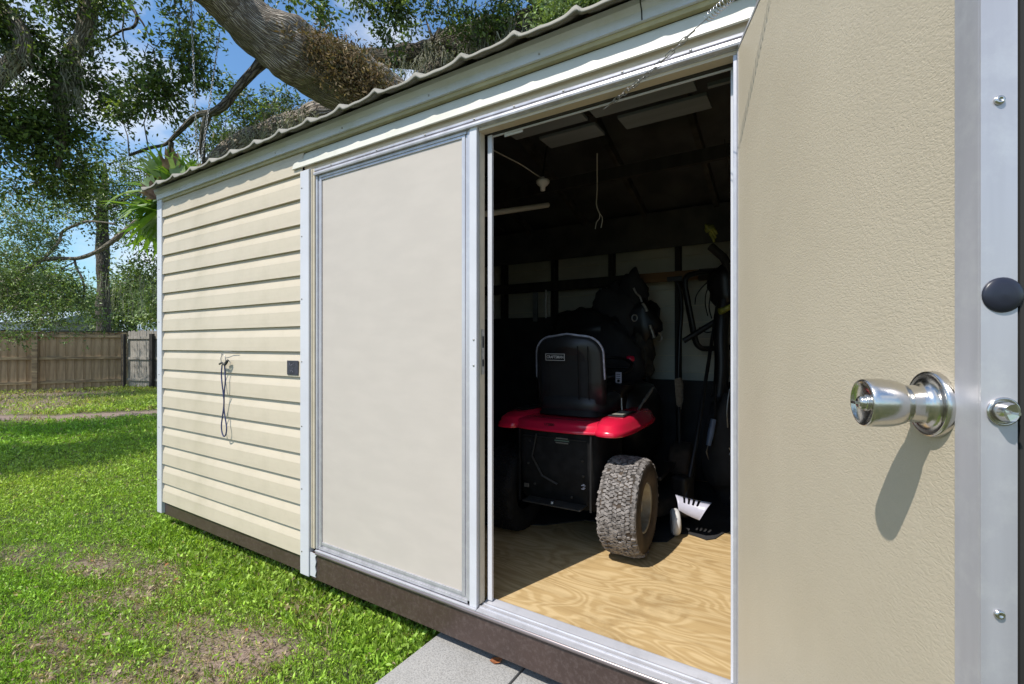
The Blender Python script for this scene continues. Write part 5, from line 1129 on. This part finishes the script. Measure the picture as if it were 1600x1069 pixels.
for i in range(22):                                                   # long arching fronds to the left and down
    el = rf.uniform(-.95,.60); frond(RV*rf.uniform(-.26,-.05)+UV_*rf.uniform(-.24,.05)+FV*rf.uniform(-.12,.12), -RV*math.cos(el)+UV_*math.sin(el)+FV*rf.uniform(-.6,.6), rf.uniform(.34,.60), rf.uniform(.045,.070), rf.uniform(.4,.9), M_frond if i%3 else M_palefrond, rng=rf)
for i in range(12): el = rf.uniform(-1.2,.4); frond(RV*.1+UV_*rf.uniform(-.2,.05), RV*math.cos(el)+UV_*math.sin(el)+FV*rf.uniform(-.2,.6), rf.uniform(.35,.6), .045, .6, M_frond, rng=rf)
for i in range(17):                                                   # papery shield fronds, lobed
    a = 2*math.pi*i/17; mb = MB(); c_ = RV*.20*math.cos(a)*rf.uniform(.7,1.15)+UV_*(.02+.15*math.sin(a)*rf.uniform(.6,1.1))+FV*rf.uniform(-.16,.04)
    up_ = (UV_*.9+RV*.8*math.cos(a)-FV*rf.uniform(.1,.5)).normalized(); sd_ = up_.cross(FV).normalized(); nr = up_.cross(sd_); wv = rf.uniform(.07,.12); hh = rf.uniform(.13,.22); V = [c_]; 
    for j in range(15):
        t_ = -1.25+2.5*j/14; k = 1+.22*math.sin(j*2.4+i)+(.18 if j%3==0 else 0); V.append(c_+sd_*wv*math.sin(t_)*k+up_*hh*math.cos(t_)*k+nr*.05*math.cos(t_*2+i))
    mb.add(V, [(0,j,j+1) for j in range(1,15)], True); mb.obj('shield_frond', M_shield if i%3 else M_palefrond, sf, fix=False)
lump((283,325),.20,4.95,'root_ball',M_bag,sf,fc,8,(1.1,.9,.8))
for (a, b), lab in ((((343,52,5.05),(313,262,4.9)),'right hand hanger chain running from the oak limb down to the staghorn fern'),(((297,-30,4.9),(309,262,4.92)),'left hand hanger chain dropping from above the picture to the staghorn fern')):
    p, q_ = P(*a), P(*b); ch = MB(); d = (q_-p); l = d.length; d.normalize(); n = int(l/.036); x_ = d.orthogonal().normalized(); y_ = d.cross(x_)
    for i in range(n):
        c_ = p+d*l*(i+.5)/n; u_ = x_ if i%2 else y_; ch.tube([c_+u_*.009*math.cos(t_)+d*.023*math.sin(t_) for t_ in [2*math.pi*k/8 for k in range(9)]], .0034, 4, cap=False)
    o = ch.obj('hanger_chain', M_steel2, fix=False); tag(o, lab, 'chain', 'chains holding the staghorn fern'); o['kind'] = 'thing'

# ---- lawn
def lawn():
    rng = np.random.default_rng(5); pts = []
    for t0, t1, dens in ((1.5,3,7600),(3,5,4200),(5,8,1900),(8,13,800),(13,19,330)):
        area = 1.9*(t1*t1-t0*t0)/2; n = int(area*dens); t = np.sqrt(rng.random(n)*(t1*t1-t0*t0)+t0*t0); a = (-420+1400*rng.random(n)-CX)/F
        pts.append(np.stack([CAM.x+t*(a*.845-.534), CAM.y+t*(a*.534+.845), t], 1))
    ne = 5200; xe = rng.random(ne)*2.8-.15; ye = -.26+.36*rng.random(ne)**.7; te = (-.534*(xe-CAM.x)+.845*(ye-CAM.y))   # untrimmed growth along the base
    pts.append(np.stack([xe, ye, te], 1)); p = np.concatenate(pts); x, y, t = p.T
    keep = ~((x > .06) & (x < 4.9) & (y > .10)) & ~((x > 2.735) & (x < 3.67) & (y > -.93) & (y < .2)) & (x < 6)
    b = bare(x, y); keep &= rng.random(len(x)) > b*np.where(t > 9, 1.15, .80)-.02
    clump = .5+.5*np.sin(x*5.3+1.3*np.sin(y*4.1))*np.sin(y*6.7+x); keep &= rng.random(len(x)) < .50+.6*clump
    FBv, FAv = FB, FA; dfx, dfy = FB.x-FA.x, FB.y-FA.y; keep &= ((x-FA.x)*dfy-(y-FA.y)*dfx) > 0
    x, y, t, b, clump = x[keep], y[keep], t[keep], b[keep], clump[keep]; n = len(x)
    sc = np.clip(t/4.2, .82, 2.6)*(.8+.45*rng.random(n)); sc = sc*np.where((y > -.22) & (y < .12) & (x > -.1) & (x < 2.72), 1.55, 1.0); tone = rng.random(n)
    A1, A2, A3, A4 = np.array([.29,.52,.055]), np.array([.50,.65,.11]), np.array([.12,.23,.04]), np.array([.52,.42,.24])
    big = .5+.5*np.sin(x*.9+1)*np.sin(y*1.1+.4*x)
    col = A1*(1-big[:,None])+A2*big[:,None]; dk = (tone < .25)[:,None]; col = np.where(dk, A3*.6+col*.4, col)
    dry = (rng.random(n) < .035+.5*b)[:,None]; col = np.where(dry, A4*(.5+.7*rng.random((n,1))), col)
    far = np.clip((t-9)/5, 0, 1)[:,None]; col = col*(1-.5*far)+np.array([.56,.58,.18])*.5*far
    col = col*(.45+.85*rng.random((n,1)))
    z = .012*np.sin(x*1.9+y*.7)*np.sin(y*2.3); base = np.stack([x, y, z], 1)
    weed = rng.random(n) < .50
    VV, FF, CC = [], [], []
    # broad leaved runners: four small leaves to a point
    w = np.where(weed)[0]
    for k in range(3):
        ang = rng.random(len(w))*6.28; el = .05+1.15*rng.random(len(w)); d = np.stack([np.cos(ang)*np.cos(el), np.sin(ang)*np.cos(el), np.sin(el)], 1)
        nn = unit(np.stack([rng.normal(size=len(w))*.6, rng.normal(size=len(w))*.6, np.ones(len(w))], 1)); ln = .021*sc[w]*(.6+.8*rng.random(len(w)))
        off = rng.normal(size=(len(w),3))*np.array([.012,.012,0])*sc[w][:,None]+np.array([0,0,1])*(.004+.026*rng.random((len(w),1)))*sc[w][:,None]
        V, Fc = leaf_arrays(base[w]+off, d, nn, ln, ln*.44, .16); VV.append(V); FF.append(Fc); CC.append(np.repeat(col[w]*(.8+.4*rng.random((len(w),1))), 4, 0))
    g = np.where(~weed)[0]
    for k in range(3):
        ang = rng.random(len(g))*6.28; el = .5+.9*rng.random(len(g)); d = np.stack([np.cos(ang)*np.cos(el), np.sin(ang)*np.cos(el), np.sin(el)], 1)
        nn = unit(np.cross(d, rng.normal(size=(len(g),3)))); ln = .050*sc[g]*(.5+.7*rng.random(len(g))); off = rng.normal(size=(len(g),3))*np.array([.010,.010,0])
        V, Fc = leaf_arrays(base[g]+off, d, nn, ln, .0042*sc[g]*(.8+.5*rng.random(len(g))), .1); VV.append(V); FF.append(Fc); CC.append(np.repeat(col[g], 4, 0))
    o_ = 0; F2 = []
    for V, Fc in zip(VV, FF): F2.append(Fc+o_); o_ += len(V)
    o = npmesh('grass', np.concatenate(VV), np.concatenate(F2), M_grass, col=np.concatenate(CC)); tag(o, 'green mixed weeds and grass of the lawn, worn thin in places', 'grass', kind='stuff')
    # dead leaves, straw and twigs
    n = 9000; t = np.sqrt(rng.random(n)*(7**2-1.7**2)+1.7**2); a = (-200+1000*rng.random(n)-CX)/F; x = CAM.x+t*(a*.845-.534); y = CAM.y+t*(a*.534+.845)
    keep = (rng.random(n) < .05+bare(x, y)) & ~((x > 0) & (y > .0)) & ~((x > 2.73) & (x < 3.67) & (y > -.93))
    x, y = x[keep], y[keep]; n = len(x); xf = []
    n2 = 900; xa = rng.random(n2); pf = np.array(FA)[None,:2]*(1-xa[:,None])+np.array(FB)[None,:2]*xa[:,None]+np.array([.35,-.2])+rng.normal(size=(n2,2))*.22
    x = np.concatenate([x, pf[:,0]]); y = np.concatenate([y, pf[:,1]]); n = len(x)
    ang = rng.random(n)*6.28; d = np.stack([np.cos(ang), np.sin(ang), rng.normal(size=n)*.12], 1); nn = unit(np.stack([rng.normal(size=n)*.3, rng.normal(size=n)*.3, np.ones(n)], 1))
    far = np.concatenate([np.ones(n-n2), np.ones(n2)*2.2]); straw = rng.random(n) < .62; ln = np.where(straw, .045+.05*rng.random(n), .022+.022*rng.random(n))*far; wd = np.where(straw, .0032, ln*.5)*far
    V, Fc = leaf_arrays(np.stack([x, y, .006+.018*rng.random(n)], 1), unit(d), nn, ln, wd)
    cc = np.array([(.32,.25,.16),(.22,.16,.11),(.42,.34,.23),(.34,.13,.05),(.16,.11,.09)])[rng.choice(5, n, p=[.32,.24,.2,.07,.17])]
    o = npmesh('leaf_litter', V, Fc, M_litter, col=np.repeat(cc, 4, 0)); tag(o, 'dead leaves and straw scattered on bare patches of the lawn', 'litter', kind='stuff')
lawn()
